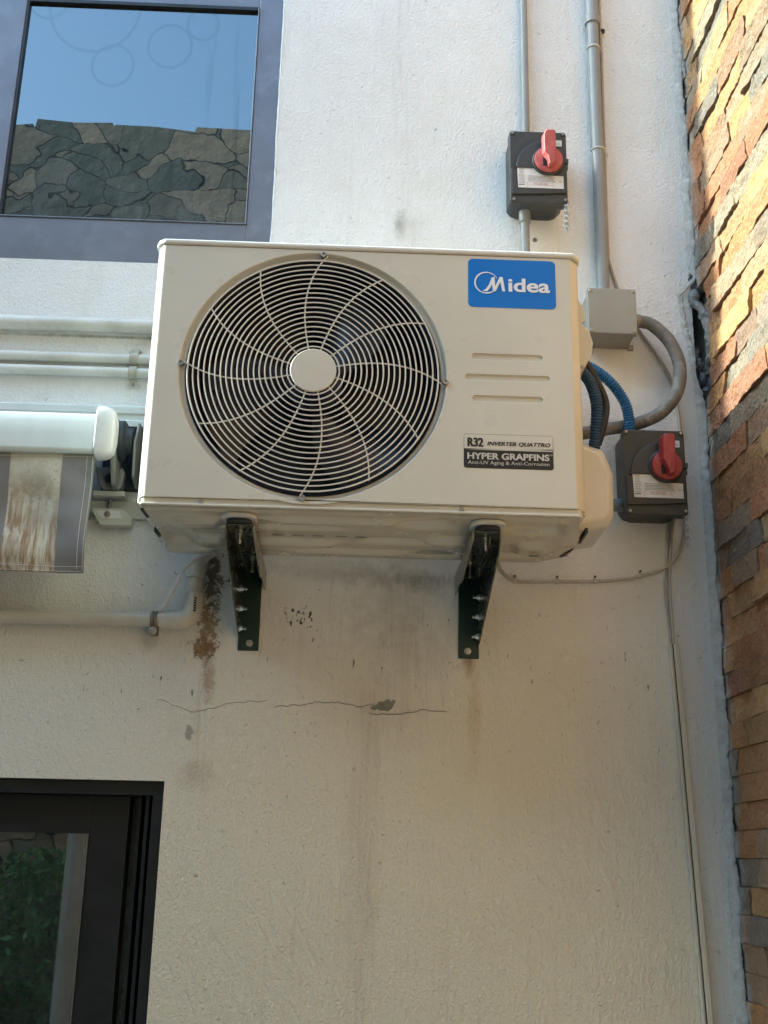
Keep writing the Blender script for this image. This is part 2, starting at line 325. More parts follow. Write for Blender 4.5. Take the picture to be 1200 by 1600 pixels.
# ------------------------------------------------------------ mesh helpers
class MB:
    def __init__(s): s.v = []; s.f = []
    def add(s, vs, fs):
        b = len(s.v); s.v += [tuple(v) for v in vs]; s.f += [tuple(i+b for i in f) for f in fs]; return s
    def box(s, x0, x1, y0, y1, z0, z1):
        return s.add([(x, y, z) for x in (x0, x1) for y in (y0, y1) for z in (z0, z1)],
                     [(0, 1, 3, 2), (4, 6, 7, 5), (0, 4, 5, 1), (2, 3, 7, 6), (0, 2, 6, 4), (1, 5, 7, 3)])
    def prism(s, pts, a0, a1, axis='y', inset=0):
        """pts: outline in the two other axes (x,z for y; x,y for z; y,z for x)"""
        n = len(pts)
        def P(p, a): return {'y': (p[0], a, p[1]), 'z': (p[0], p[1], a), 'x': (a, p[0], p[1])}[axis]
        s.add([P(p, a0) for p in pts] + [P(p, a1) for p in pts],
              [tuple(range(n)), tuple(range(2*n-1, n-1, -1))] + [(i, i+n, (i+1) % n+n, (i+1) % n) for i in range(n)])
        return s
    def tube(s, pts, r, n=12, closed=False, caps=True):
        pts = [Vector(p) for p in pts]; N = len(pts); rr = r if hasattr(r, '__len__') else [r]*N
        vs = []; up_ = None
        for i, p in enumerate(pts):
            a = pts[(i-1) % N] if (i > 0 or closed) else p; b = pts[(i+1) % N] if (i < N-1 or closed) else p
            t = (b-a).normalized()
            if up_ is None: up_ = Vector((0, 0, 1)) if abs(t.z) < .9 else Vector((1, 0, 0))
            u = (up_ - t*up_.dot(t)).normalized(); up_ = u; w_ = t.cross(u)
            for k in range(n):
                an = 2*PI*k/n; vs.append(p + (u*math.cos(an)+w_*math.sin(an))*rr[i])
        fs = []
        for i in range(N if closed else N-1):
            j = (i+1) % N
            for k in range(n): fs.append((i*n+k, i*n+(k+1) % n, j*n+(k+1) % n, j*n+k))
        if caps and not closed: fs += [tuple(range(n))[::-1], tuple(range((N-1)*n, N*n))]
        return s.add(vs, fs)
    def lathe(s, c, prof, axis='y', n=32, cap=True):
        """prof: list of (r, a) along axis from centre c"""
        vs = []
        for r, a in prof:
            for k in range(n):
                t = 2*PI*k/n; p, q = r*math.cos(t), r*math.sin(t)
                vs.append({'y': (c[0]+p, c[1]+a, c[2]+q), 'z': (c[0]+p, c[1]+q, c[2]+a), 'x': (c[0]+a, c[1]+p, c[2]+q)}[axis])
        m = len(prof); fs = [(i*n+k, i*n+(k+1) % n, (i+1)*n+(k+1) % n, (i+1)*n+k) for i in range(m-1) for k in range(n)]
        if cap: fs += [tuple(range(n))[::-1], tuple(range((m-1)*n, m*n))]
        return s.add(vs, fs)
    def grid(s, f, nu, nv):
        vs = [f(i/nu, j/nv) for i in range(nu+1) for j in range(nv+1)]
        return s.add(vs, [(i*(nv+1)+j, (i+1)*(nv+1)+j, (i+1)*(nv+1)+j+1, i*(nv+1)+j+1) for i in range(nu) for j in range(nv)])
    def build(s, name, mat, parent=None, smooth=True, bevel=0, seg=2, ang=35, sub=0):
        me = bpy.data.meshes.new(name); o = bpy.data.objects.new(name, me); COL.objects.link(o)
        org = Vector((0, 0, 0)); p = parent
        while p is not None: org += p.location; p = p.parent
        me.from_pydata([Vector(v)-org for v in s.v], [], s.f)
        bm = bmesh.new(); bm.from_mesh(me); bmesh.ops.recalc_face_normals(bm, faces=bm.faces); bm.to_mesh(me); bm.free()
        if mat: me.materials.append(mat)
        if parent is not None: o.parent = parent
        if smooth:
            me.polygons.foreach_set('use_smooth', [True]*len(me.polygons))
            if hasattr(me, 'set_sharp_from_angle') : me.set_sharp_from_angle(angle=math.radians(ang))
        if bevel:
            b = o.modifiers.new('bevel', 'BEVEL'); b.width = bevel; b.segments = seg; b.limit_method = 'ANGLE'; b.angle_limit = math.radians(30); b.harden_normals = False
            me.polygons.foreach_set('use_smooth', [True]*len(me.polygons))
            if hasattr(me, 'set_sharp_from_angle'): me.set_sharp_from_angle(angle=math.radians(180))
            wn = o.modifiers.new('wn', 'WEIGHTED_NORMAL'); wn.keep_sharp = False
        if sub:
            sm = o.modifiers.new('sub', 'SUBSURF'); sm.levels = sub; sm.render_levels = sub
        return o

def apply_mods(o):
    dg = bpy.context.evaluated_depsgraph_get(); dg.update()
    me = bpy.data.meshes.new_from_object(o.evaluated_get(dg)); old = o.data
    o.modifiers.clear(); o.data = me; me.name = o.name
    if old.users == 0: bpy.data.meshes.remove(old)
def bool_cut(o, cutters):
    """cut real openings; the cutters are removed afterwards"""
    for c in cutters:
        m = o.modifiers.new('cut', 'BOOLEAN'); m.operation = 'DIFFERENCE'; m.object = c; m.solver = 'EXACT'
    apply_mods(o)
    for c in cutters: bpy.data.objects.remove(c, do_unlink=True)

def tag(o, label=None, cat=None, group=None, kind=None):
    if label: o['label'] = label
    if cat: o['category'] = cat
    if group: o['group'] = group
    if kind: o['kind'] = kind
    return o
def thing(name, label, cat, loc=(0, 0, 0), group=None):
    o = bpy.data.objects.new(name, None); COL.objects.link(o); o.location = loc; o.empty_display_size = .05
    return tag(o, label, cat, group)
def dup(root, loc, label):
    def cp(o, par):
        c = o.copy(); COL.objects.link(c)
        if par is not None: c.parent = par
        for ch in [x for x in list(bpy.data.objects) if x.parent == o]: cp(ch, c)
        return c
    r = cp(root, None); r.location = loc; r['label'] = label; return r

def rrect(x0, x1, z0, z1, r, n=6):
    pts = []
    for cx, cz, a in ((x1-r, z1-r, 0), (x0+r, z1-r, 90), (x0+r, z0+r, 180), (x1-r, z0+r, 270)):
        for k in range(n+1):
            t = math.radians(a+90*k/n); pts.append((cx+r*math.cos(t), cz+r*math.sin(t)))
    return pts
def spline(pts, n=10):
    P = [Vector(p) for p in pts]; P = [2*P[0]-P[1]]+P+[2*P[-1]-P[-2]]; out = []
    for i in range(1, len(P)-2):
        for k in range(n):
            t = k/n; a, b, c, d = P[i-1:i+3]
            out.append(.5*((2*b)+(c-a)*t+(2*a-5*b+4*c-d)*t*t+(3*b-a-3*c+d)*t**3))
    out.append(P[-2]); return out
def screw(name, c, r, mat, parent, ax='y', h=.002):
    o = MB().lathe(c, [(r, 0), (r, -h*.5), (r*.75, -h), (r*.42, -h), (r*.36, -h*.55), (.0001, -h*.5)], ax, 14, cap=True)
    return o.build(name, mat, parent)
def text_mb(mb, s, x0, x1, z0, z1, y, offset=0., shear=0., bold=0.):
    """letters fitted to a box, facing -Y"""
    cu = bpy.data.curves.new('lettering', 'FONT'); cu.body = s; cu.size = 1; cu.offset = offset; cu.resolution_u = 4
    o = bpy.data.objects.new('lettering_tmp', cu); COL.objects.link(o)
    dg = bpy.context.evaluated_depsgraph_get(); dg.update()
    me = bpy.data.meshes.new_from_object(o.evaluated_get(dg))
    vs = [v.co.copy() for v in me.vertices]; fs = [tuple(p.vertices) for p in me.polygons]
    bpy.data.objects.remove(o, do_unlink=True); bpy.data.curves.remove(cu); bpy.data.meshes.remove(me)
    ax0 = min(v.x for v in vs); ax1 = max(v.x for v in vs); az0 = min(v.y for v in vs); az1 = max(v.y for v in vs)
    for k, dx in enumerate((0,) if not bold else (0, -bold, bold)):
        P = [(x0+(v.x-ax0)/(ax1-ax0)*(x1-x0)+dx, z0+(v.y-az0)/(az1-az0)*(z1-z0)) for v in vs]
        mb.add([(a+shear*(b_-z0), y-.00012*k, b_) for a, b_ in P], fs)
    return mb

# ------------------------------------------------------------ ground
def gz(u, v):
    return (-60+120*u, -60+120*v, -1.55)
tag(MB().grid(gz, 4, 4).build('ground', CONCRETE), kind='structure')

# ------------------------------------------------------------ house: plaster wall with two windows
ROOF_Z = 4.25
house = thing('house', 'white plastered house wall with a mirrored window above and a black window below', 'building', (-2.2, 0, -1.55))
wall = MB().box(-8.15, .797, 0, 4.2, -1.55, ROOF_Z).build('wall', PLASTER, house, smooth=False)
c1 = MB().box(-1.78, -.213, -.2, .12, 1.347, 2.95).build('cut', None)
c2 = MB().box(-1.6, -.372, -.2, .16, -.95, .147).build('cut', None)
bool_cut(wall, [c1, c2])
wall.data.materials.clear(); wall.data.materials.append(PLASTER)
# the plaster must be mapped in wall coordinates: keep its object texture origin at the world origin
wall.data.transform(Matrix.Translation(Vector((-2.2, 0, -1.55)))); wall.location = Vector((2.2, 0, 1.55))
MB().box(-8.15, .81, -.0, 4.3, ROOF_Z, ROOF_Z+.06).build('roof', HOUSE_ROOF, house, smooth=False)

# rough plaster bead down the right edge, broken open where the rag is stuffed
def bead():
    m = MB(); zs = [-1.5+i*.004 for i in range(1150)]
    def edge(z):
        n = noise.noise(Vector((0, 3.3, z*14)))*.007+noise.noise(Vector((0, 9.1, z*60)))*.004+noise.noise(Vector((0, 5.1, z*190)))*.0025
        e = .8165+n
        if 1.02 < z < 1.36:
            t = min(1, (z-1.02)/.22)*min(1, (1.36-z)/.05)
            e -= .034*t + .006*abs(noise.noise(Vector((1, 2, z*50))))*t
        return e
    rows = []
    for z in zs:
        e = edge(z); p = .0025*noise.noise(Vector((4, 1, z*70)))
        rows.append([(.790, .002, z), (.7945+p*.6, -.0003, z), (.799+p*.6, -.0006+p*.3, z), (e-.012+p, -.0018+p*.7, z), (e-.004, -.0032+p, z), (e, -.002+p, z), (e+.001, .012, z), (e-.004, .05, z)])
    n = len(rows[0]); vs = [v for r in rows for v in r]
    fs = [(i*n+k, i*n+k+1, (i+1)*n+k+1, (i+1)*n+k) for i in range(len(rows)-1) for k in range(n-1)]
    return m.add(vs, fs)
bd = bead().build('mortar_edge', paint('painted_cement', (0.60, 0.60, 0.57), .85, .18, 30, .0035, 190, dirt=(.26, .26, .25), dirt_amt=.45), house, ang=80)
# peeled patch: a shallow chip of paint lifted off the plaster
pts = []
for px, pz in ((-.0270, -.004), (-.020, -.009), (-.012, -.006), (-.006, -.010), (.004, -.009), (.012, -.010), (.020, -.004), (.024, .004), (.027, .010), (.021, .015), (.016, .011), (.010, .016), (.003, .012), (-.002, .008), (-.008, .010), (-.014, .004), (-.021, .003)):
    pts.append((.078+px+rnd.uniform(-.001, .001), .312+pz+rnd.uniform(-.001, .001)))
MB().prism(pts, -.0006, .002).build('peeled_patch', paint('bare_cement_patch', (.23, .23, .20), .9, .3, 60, .002, 120), house, smooth=False)
# lifted paint flakes and small plaster blobs
m = MB()
for cx, cz, rx, rz, h in ((-.208, .255, .010, .014, .0022), (-.212, .268, .007, .007, .002), (-.165, .335, .02, .02, .001), (-.316, .255, .008, .012, .002), (-.30, .33, .012, .02, .0025), (-.345, .40, .008, .01, .003), (-.32, .19, .02, .02, .0025), (-.60, .47, .005, .012, .002), (.23, .405, .006, .01, .002), (.105, .11, .008, .006, .001), (.36, .02, .008, .006, .001)):
    N = 16
    vs = [(cx, -h, cz)]
    for rr_, hh in ((.55, h*.8), (1., -.0005)):
        for k in range(N):
            t = 2*PI*k/N; q = 1+.35*noise.noise(Vector((cx*90+math.cos(t), cz*90+math.sin(t), rr_)))
            vs.append((cx+rx*rr_*q*math.cos(t), -hh, cz+rz*rr_*q*math.sin(t)))
    fs = [(0, 1+k, 1+(k+1) % N) for k in range(N)]+[(1+k, 1+N+k, 1+N+(k+1) % N, 1+(k+1) % N) for k in range(N)]
    lump = MB().add(vs, fs).build('plaster_lump', PLASTER, house, ang=60)
    lump.data.transform(Matrix.Translation(Vector((-2.2, 0, -1.55)))); lump.location = Vector((2.2, 0, 1.55))

# upper window -------------------------------------------------
def org_fix(o, par):
    """object texture coordinates in world metres for a part"""
    org = Vector((0, 0, 0)); p = par
    while p is not None: org += p.location; p = p.parent
    o.data.transform(Matrix.Translation(org)); o.location = -org
wf = MB()
wf.box(-.276, -.2145, .006, .09, 1.3485, 2.94)        # right stile
wf.box(-1.775, -.276, .006, .09, 1.3485, 1.463)      # bottom rail
wf.box(-1.775, -.276, .010, .09, 2.104, 2.16)        # top rail
wf.box(-.965, -.872, .006, .09, 1.463, 2.104)        # mullion
wf.box(-1.775, -.276, .016, .09, 2.16, 2.94)
wup = wf.build('window', FRAME_P, house, bevel=.0018)
tag(wup, 'mirrored upper window in a purple grey aluminium frame')
MB().box(-.279, -.2765, .003, .012, 1.464, 2.10).box(-.871, -.279, .003, .012, 1.4632, 1.466).build('glazing_bead', FRAME_HI, wup, bevel=.0006)
MB().box(-.8715, -.866, .008, .03, 1.467, 2.10).box(-.866, -.2795, .008, .03, 2.094, 2.1035).build('rubber_seal', FRAME_BB, wup)
p = MB().box(-.866, -.2795, .018, .024, 1.467, 2.094).build('pane', GLASS_UP, wup, smooth=False); org_fix(p, wup)
p = MB().box(-1.76, -.966, .018, .024, 1.467, 2.094).build('pane', GLASS_UP, wup, smooth=False); org_fix(p, wup)
# bead of sealant between frame and plaster
sl = spline([(-.2125+.002*noise.noise(Vector((0, 2, z*9))), .003, z) for z in [1.35+i*.06 for i in range(27)]], 3)
MB().tube(sl, [.0035+.0012*noise.noise(Vector((1, 1, p_.z*40))) for p_ in sl], 8).build('sealant_bead', paint('white_sealant', (.70, .70, .68), .6, .1, 20, .001), wup)

# lower window -------------------------------------------------
lf = MB()
lf.box(-1.598, -.374, .012, .15, .118, .1455)
lf.box(-.3955, -.374, .012, .15, -.95, .118)
lf.box(-.412, -.404, .030, .15, -.95, .118)
lf.box(-.433, -.424, .055, .15, -.95, .118)
lf.box(-1.598, -1.56, .012, .15, -.95, .118); lf.box(-1.56, -.3955, .012, .15, -.95, -.9)
wlo = lf.build('window', FRAME_B, house, bevel=.0015); tag(wlo, 'black framed lower window with a dark green reflection')
MB().box(-.4235, -.3957, .11, .15, -.95, .118).build('rubber_seal', FRAME_BB, wlo)
sf = MB().box(-.528, -.449, .052, .10, -.9, .1175).box(-1.50, -.528, .052, .10, .040, .1175).box(-1.50, -1.42, .052, .1, -.9, .04).box(-1.42, -.528, .052, .1, -.9, -.82)
sash = sf.build('sash', FRAME_B, wlo, bevel=.0015)
MB().box(-.5305, -.5285, .048, .056, -.82, .040).build('glazing_bead', FRAME_HI, sash)
p = MB().box(-1.42, -.5285, .066, .072, -.82, .040).build('pane', GLASS_LOW, sash, smooth=False); org_fix(p, sash)

# ------------------------------------------------------------ stone wall on the right
PAL = [((.42, .23, .085), 6), ((.45, .285, .115), 7), ((.36, .17, .075), 5), ((.22, .195, .155), 4), ((.145, .142, .125), 3), ((.22, .085, .05), 2), ((.31, .22, .14), 4), ((.27, .23, .16), 3)]
PAL = [(tuple(round((a*.88+b*.12)*.86, 4) for a, b in zip(c, (.42, .345, .265))), k) for c, k in PAL]
PALX = [c for c, k in PAL for _ in range(k)]
def stone_wall():
    vs, fs, tone = [], [], []
    pitch_z = .0545; X0 = .8235
    last = None; tb_ = 0.
    for row in range(-29, 62):
        z0 = .017+row*pitch_z; y = .045-rnd.uniform(0, .14)
        y = .045 if not 1.02 < z0 < 1.31 else rnd.uniform(-.045, -.020)
        first = True
        while y > -2.9:
            L = rnd.uniform(.11, .38)
            if first: L = rnd.uniform(.04, .20); first = False
            if y < -1.5: L *= 1.6
            ya, yb = y, y-L; y = yb
            pr = rnd.uniform(-.004, .006); c = rnd.choice(PALX)
            if rnd.random() < .5 and last: c = tuple(a*.6+b*.4 for a, b in zip(c, last))
            last = c; k_ = rnd.uniform(.82, 1.12); c = tuple(min(.8, a*k_) for a in c)
            near = ya > -1.3 and -.9 < z0 < 2.6
            ny = max(3, int(L/.010)) if near else 3; nz = 6 if near else 2
            tl = rnd.uniform(-.04, .04); tz = rnd.uniform(-.07, .09); sd_ = rnd.uniform(0, 99)
            ta_ = 0. if ya > -.01 else tb_; tb_ = rnd.uniform(-.016, .016)
            b = len(vs); gap = .0007
            def px(yy, zz, edge):
                q = Vector((sd_, yy*22, zz*34)); r = noise.noise(q)*.0044+abs(noise.noise(q*2.7))*.0042+noise.noise(q*7)*.0014
                e = pr+r+tl*(yy-(ya+yb)/2)+tz*(zz-z0-pitch_z/2)*1.0
                e = e*(1 if not edge else .75)
                return X0-.004-max(-.006, e)
            za, zb = z0+gap, z0+pitch_z-gap
            for i in range(ny+1):
                for j in range(nz+1):
                    zz = za+(zb-za)*j/nz; yy = ya-gap-(L-2*gap)*i/ny
                    edge = i in (0, ny)
                    yy += (ta_*(1-i/ny)+tb_*i/ny)*(j/nz-.5)*2*.8
                    if edge: yy += .003*noise.noise(Vector((sd_, i, zz*60)))
                    vs.append((px(yy, zz, edge), yy, zz))
            W = nz+1
            for i in range(ny):
                for j in range(nz): fs.append((b+i*W+j, b+(i+1)*W+j, b+(i+1)*W+j+1, b+i*W+j+1)); tone.append(c)
            # border ring to the backing
            ring = [i*W for i in range(ny+1)]+[ny*W+j for j in range(1, W)]+[i*W+nz for i in range(ny-1, -1, -1)]+[j for j in range(nz-1, 0, -1)]
            bb = len(vs)
            for r_ in ring: v = vs[b+r_]; vs.append((X0+.02, v[1], v[2]))
            for q in range(len(ring)):
                fs.append((b+ring[q], bb+q, bb+(q+1) % len(ring), b+ring[(q+1) % len(ring)])); tone.append(c)
    me = bpy.data.meshes.new('stone_cladding'); me.from_pydata(vs, [], fs)
    bm = bmesh.new(); bm.from_mesh(me); bmesh.ops.recalc_face_normals(bm, faces=bm.faces); bm.to_mesh(me); bm.free()
    ca = me.color_attributes.new('tone', 'FLOAT_COLOR', 'CORNER')
    buf = []
    for p_ in me.polygons: buf += list((*tone[p_.index], 1))*len(p_.vertices)
    ca.data.foreach_set('color', buf)
    me.materials.append(STONE)
    me.polygons.foreach_set('use_smooth', [True]*len(me.polygons)); me.set_sharp_from_angle(angle=math.radians(38))
    return me
sw = thing('stone_wall', 'split face ledge stone wall in orange, tan and grey courses meeting the plaster at the corner', 'wall', (0, 0, 0))
cl = bpy.data.objects.new('stone_cladding', stone_wall()); COL.objects.link(cl); cl.parent = sw
MB().box(.8385, 1.1, -2.9, 4.2, -1.55, 3.45).build('backing', MORTAR, sw, smooth=False)

# rag stuffed into the broken joint
def rag():
    t = thing('rag', 'grey cement-caked rag stuffed in the broken joint by the stone wall', 'rag', (.815, -.01, 1.2))
    path = spline([(.800, .02, 1.335), (.806, -.004, 1.318), (.803, -.010, 1.285), (.815, -.026, 1.262), (.823, -.034, 1.225), (.827, -.036, 1.18), (.829, -.028, 1.135), (.829, -.004, 1.10)], 12)
    m = MB(); N = 14; vs = []
    for i, p_ in enumerate(path):
        R_ = .0150*(.75+.5*abs(noise.noise(Vector((i*.13, 0, 2)))))
        if i < 14: R_ *= .8
        for k in range(N):
            a = 2*PI*k/N; q = 1+.45*noise.noise(Vector((math.cos(a)*1.6, math.sin(a)*1.6, i*.16)))+.2*noise.noise(Vector((math.cos(a)*4, math.sin(a)*4, i*.5)))
            vs.append((p_.x+R_*q*math.cos(a), p_.y+R_*q*math.sin(a)*.9, p_.z))
    m.add(vs, [(i*N+k, i*N+(k+1) % N, (i+1)*N+(k+1) % N, (i+1)*N+k) for i in range(len(path)-1) for k in range(N)])
    m.build('cloth', RAG, t, ang=80)
    m = MB()
    for cx, cy, cz, r in ((.806, .012, 1.345, .014), (.800, .004, 1.36, .009), (.812, .02, 1.14, .012), (.818, .014, 1.10, .011), (.807, .02, 1.17, .010), (.822, .01, 1.065, .009), (.81, .0, 1.315, .010)):
        vs = []; 
        for i in range(7):
            for k in range(10):
                th = PI*i/6; ph = 2*PI*k/10; d = Vector((math.sin(th)*math.cos(ph), math.sin(th)*math.sin(ph), math.cos(th)))
                vs.append(Vector((cx, cy, cz))+Vector((d.x*.8, d.y, d.z*1.35))*r*(1+.9*noise.noise(d*2+Vector((cx, cz, 0))*90)))
        MB().add(vs, [(i*10+k, i*10+(k+1) % 10, (i+1)*10+(k+1) % 10, (i+1)*10+k) for i in range(6) for k in range(10)]).build('rubble_lump', RAG, t, ang=50)
rag()

# ------------------------------------------------------------ things behind the camera that the glass mirrors, and an added sun blocker
def opposite():
    t = thing('garden_wall', 'tall rubble stone wall across the alley, mirrored in the upper window', 'wall', (-3, -3.6, -1.55))
    m = MB(); N = 260
    tops = []
    x = -12.
    pts = [(-12, -1.55)]
    z = 4.2
    while x < 3.2:
        L = rnd.uniform(.18, .5); z = 4.30+rnd.uniform(-.035, .03)
        pts += [(x+.012, z+rnd.uniform(-.015, .015)), (x+L*.5, z+rnd.uniform(-.01, .01)), (x+L-.012, z+rnd.uniform(-.02, .02)), (x+L, z-.02)]; x += L
    pts += [(x, -1.55)]
    m.prism(pts[::-1], -3.6, -4.1); m.build('masonry', RUBBLE, t, smooth=False)
    m = MB().tube([(-1.236, -3.0, -1.5), (-1.236, -3.0, .12)], .047, 16)
    tag(m.build('standpipe', DRAIN), 'pale vertical pipe mirrored in the lower window glass', 'pipe')
    m = MB(); R = random.Random(3)
    for _ in range(30000):
        x, z = R.uniform(-3.4, .4), R.uniform(-1.55, .15)
        y = -3.2-R.random()**1.5*.38+.25*noise.noise(Vector((x*1.3, z*2, 0)))
        top = -.12+.35*noise.noise(Vector((x*1.1, 5, 0)))
        if z > top: continue
        c = Vector((x, y, z)); a = Vector((R.gauss(0, 1), R.gauss(0, 1), R.gauss(0, 1))).normalized(); b = a.cross(Vector((R.gauss(0, 1), R.gauss(0, 1), R.gauss(0, 1)))).normalized(); s_ = R.uniform(.015, .042)
        m.add([c-a*s_, c+b*s_*.4, c+a*s_, c-b*s_*.4], [(0, 1, 2, 3)])
    tag(m.build('hedge', LEAF, smooth=False), 'leafy green hedge along the foot of the rubble wall', 'hedge')
    t = thing('sun_block_house', 'unseen rendered block added at the left to shade the ground and low stones', 'building', (-10, -1, -1.55))  # unseen block added to keep the sun off the ground and low stones
    MB().box(-13, -8.2, -6.5, .5, -1.55, 4.6).build('wall', RENDERW, t, smooth=False)
    MB().box(-13.1, -8.17, -6.6, .6, 4.6, 4.72).build('roof', HOUSE_ROOF, t, smooth=False)
opposite()

# ------------------------------------------------------------ air conditioner
FY = -.42; AX0, AX1 = -.385, .4225; AZ0, AZ1 = .617, 1.168
ac = thing('air_conditioner', 'cream outdoor air conditioning unit with a round wire fan grille held on two wall brackets', 'air conditioner', (.02, -.11, AZ0))
FC = (-.082, .891)   # fan centre
def plan(x0, x1, y0, y1, r, n=5):      # front two corners rounded
    pts = [(x0, y1)]
    for k in range(n+1): t = PI+ (PI/2)*k/n; pts.append((x0+r+r*math.cos(t), y0+r+r*math.sin(t)))
    for k in range(n+1): t = 1.5*PI+(PI/2)*k/n; pts.append((x1-r+r*math.cos(t), y0+r+r*math.sin(t)))
    return pts+[(x1, y1)]
# front panel
def fplan(g=0):
    return [(AX0-.014+g, FY+.030), (AX0-.013+g, FY+.020), (AX0-.009+g, FY+.010), (AX0-.003+g, FY+.003), (AX0+.003+g, FY), (AX1-.003-g, FY), (AX1+.001-g, FY+.003), (AX1+.011-g, FY+.013), (AX1+.017-g, FY+.022), (AX1+.018-g, FY+.030)]
fp = MB().prism(fplan(), AZ0+.0155, 1.1555, 'z').build('front_panel', AC_PAINT, ac, smooth=False)
cut = [MB().lathe((FC[0], FY, FC[1]), [(.258, -.02), (.258, -.0005), (.2562, .0025), (.252, .0100), (.248, .0125), (.246, .0125), (.246, .06)], 'y', 96).build('cut', None, smooth=False)]
for x0, x1, zc in ((.2235, .3615, .9365), (.2105, .3745, .8925), (.2235, .3605, .8485)):
    cut.append(MB().prism(rrect(x0, x1, zc-.0065, zc+.0065, .0062, 6), FY-.01, FY+.0035).build('cut', None, smooth=False))
bool_cut(fp, cut)
fp.data.materials.clear(); fp.data.materials.append(AC_PAINT)
b = fp.modifiers.new('bevel', 'BEVEL'); b.width = .0017; b.segments = 3; b.limit_method = 'ANGLE'; b.angle_limit = math.radians(28); b.use_clamp_overlap = True
fp.data.polygons.foreach_set('use_smooth', [True]*len(fp.data.polygons)); fp.modifiers.new('wn', 'WEIGHTED_NORMAL')
# bottom flange below the groove, bulged under the fan ring
fl_ = MB().prism([(AX0-.010, FY+.03), (AX0-.006, FY+.010), (AX0, FY+.0045), (AX1, FY+.0045), (AX1+.007, FY+.010), (AX1+.013, FY+.03)], AZ0+.0035, AZ0+.0155, 'z')
fl_.prism([(AX0-.010, FY+.03), (AX0-.008, FY+.004), (AX0, FY-.0005), (AX1, FY-.0005), (AX1+.008, FY+.006), (AX1+.014, FY+.03)], AZ0, AZ0+.0045, 'z').build('bottom_flange', AC_PAINT, ac, bevel=.0016, seg=3)
# the raised fan surround bulges into the groove
pts = [(FC[0]+.265*math.sin(t), FC[1]-.265*math.cos(t)) for t in [math.radians(a) for a in range(-13, 14)]]
MB().prism(pts, FY+.0002, FY+.012).build('fan_surround_bulge', AC_PAINT, ac, bevel=.002, seg=3)
# cabinet
cab = MB().prism([(-.398, -.391), (.440, -.391), (.442, -.385), (.442, -.112), (-.400, -.112), (-.402, -.385)], AZ0+.012, 1.155, 'z').build('cabinet', AC_PAINT, ac, smooth=False)
bool_cut(cab, [MB().lathe((FC[0], -.45, FC[1]), [(.250, 0), (.250, .25)], 'y', 64).build('cut', None)])
cab.data.materials.clear(); cab.data.materials.append(AC_PAINT)
# lid
lidp = [(-.404, -.11), (-.404, -.400), (-.398, -.414), (-.386, -.4235), (AX1+.002, -.4235), (.433, -.420), (.441, -.410), (.4445, -.396), (.4445, -.11)]
MB().prism(lidp, 1.157, AZ1+.001, 'z').build('top_lid', paint('pale_lid_enamel', (0.644, 0.6348, 0.598), .33, .05, 5, .0002, 200), ac, bevel=.0045, seg=4)
# fan shroud, fan
MB().lathe((FC[0], -.4095, FC[1]), [(.2462, 0), (.243, .004), (.236, .02), (.233, .06), (.233, .16), (.0001, .161)], 'y', 72, cap=False).build('fan_shroud', BLACK_IN, ac)
fan = MB().lathe((FC[0], -.40, FC[1]), [(.02, .03), (.055, .035), (.062, .05), (.062, .12)], 'y', 32).build('fan', FAN_MAT, ac)
for k in range(3):
    a0 = 2*PI*k/3+.5
    def bf(u, v):
        r = .055+.165*u; sw_ = a0+1.15*v*(1-.15*u)+.35*u*u; y = -.40+.055+.055*v+.01*u-.02*math.sin(v*PI)
        return (FC[0]+r*math.cos(sw_), y, FC[1]+r*math.sin(sw_))
    MB().grid(bf, 10, 12).build('fan_blade', FAN_MAT, fan)
# wire grille
g = MB(); GR = .2415
def gy(r): return FY-.001-.0095*(1-(r/GR)**2)
NR = 19
for i in range(NR):
    r = .0500+(GR-.0510)*i/(NR-1)
    wr = .0017 if i == NR-1 else .0015
    g.tube([(FC[0]+r*math.cos(2*PI*k/110), gy(r), FC[1]+r*math.sin(2*PI*k/110)) for k in range(110)], wr, 6, closed=True)
for k in range(12):
    base = PI/2-math.radians(2.5)-k*PI/6
    pts = []
    for j in range(17):
        r = .038+(GR+ (.013 if k % 3 == 0 else .001) -.038)*j/16; t = r/GR
        pts.append((FC[0]+r*math.cos(base+math.radians(16.5*(1-t*t))), gy(min(r, GR))+.0018+(.004 if r > GR+.006 else 0), FC[1]+r*math.sin(base+math.radians(16.5*(1-t*t)))))
    g.tube(pts, .0016, 6)
gr = g.build('fan_grille', AC_WIRE, ac)
m = MB().lathe((FC[0], FY-.0105, FC[1]), [(.0445, .003), (.0445, -.0005), (.043, -.002), (.0001, -.0024)], 'y', 40).build('hub_cap', AC_PAINT, gr)
for k in range(4):
    a = PI/2-math.radians(2.5)-k*PI/2; r = GR+.0125
    screw('screw', (FC[0]+r*math.cos(a), FY+.004, FC[1]+r*math.sin(a)), .0070, STEEL, gr, h=.009)
for x in (-.279, .205): screw('screw', (x, FY+.0045, AZ0+.0095), .0045, STEEL, ac, h=.004)
# base pan with pressed ribs
rb = random.Random(11)
feat = [(-.30, -.33, .05, .03, .006), (-.345, -.22, .03, .05, -.006), (-.29, -.20, .035, .028, .007), (-.14, -.30, .12, .012, -.005), (-.13, -.20, .10, .018, .006), (.10, -.22, .07, .02, -.006), (.02, -.14, .16, .012, .005),
        (.14, -.35, .05, .03, -.007), (.19, -.24, .045, .022, .007), (.17, -.13, .05, .02, -.006), (.36, -.33, .05, .03, -.007), (.37, -.21, .04, .035, .007), (.33, -.14, .06, .015, -.005), (.0, -.36, .16, .010, .005), (-.34, -.13, .05, .02, .006), (.43, -.28, .02, .05, .004)]
def pan_z(x, y):
    z = AZ0-.002+.0005*noise.noise(Vector((x*10, y*14, 0)))
    for fx, fy_, rx, ry, h in feat:
        d = abs((x-fx)/rx)**3+abs((y-fy_)/ry)**3
        z -= 1.9*h/(1+d**3.2)
    return z
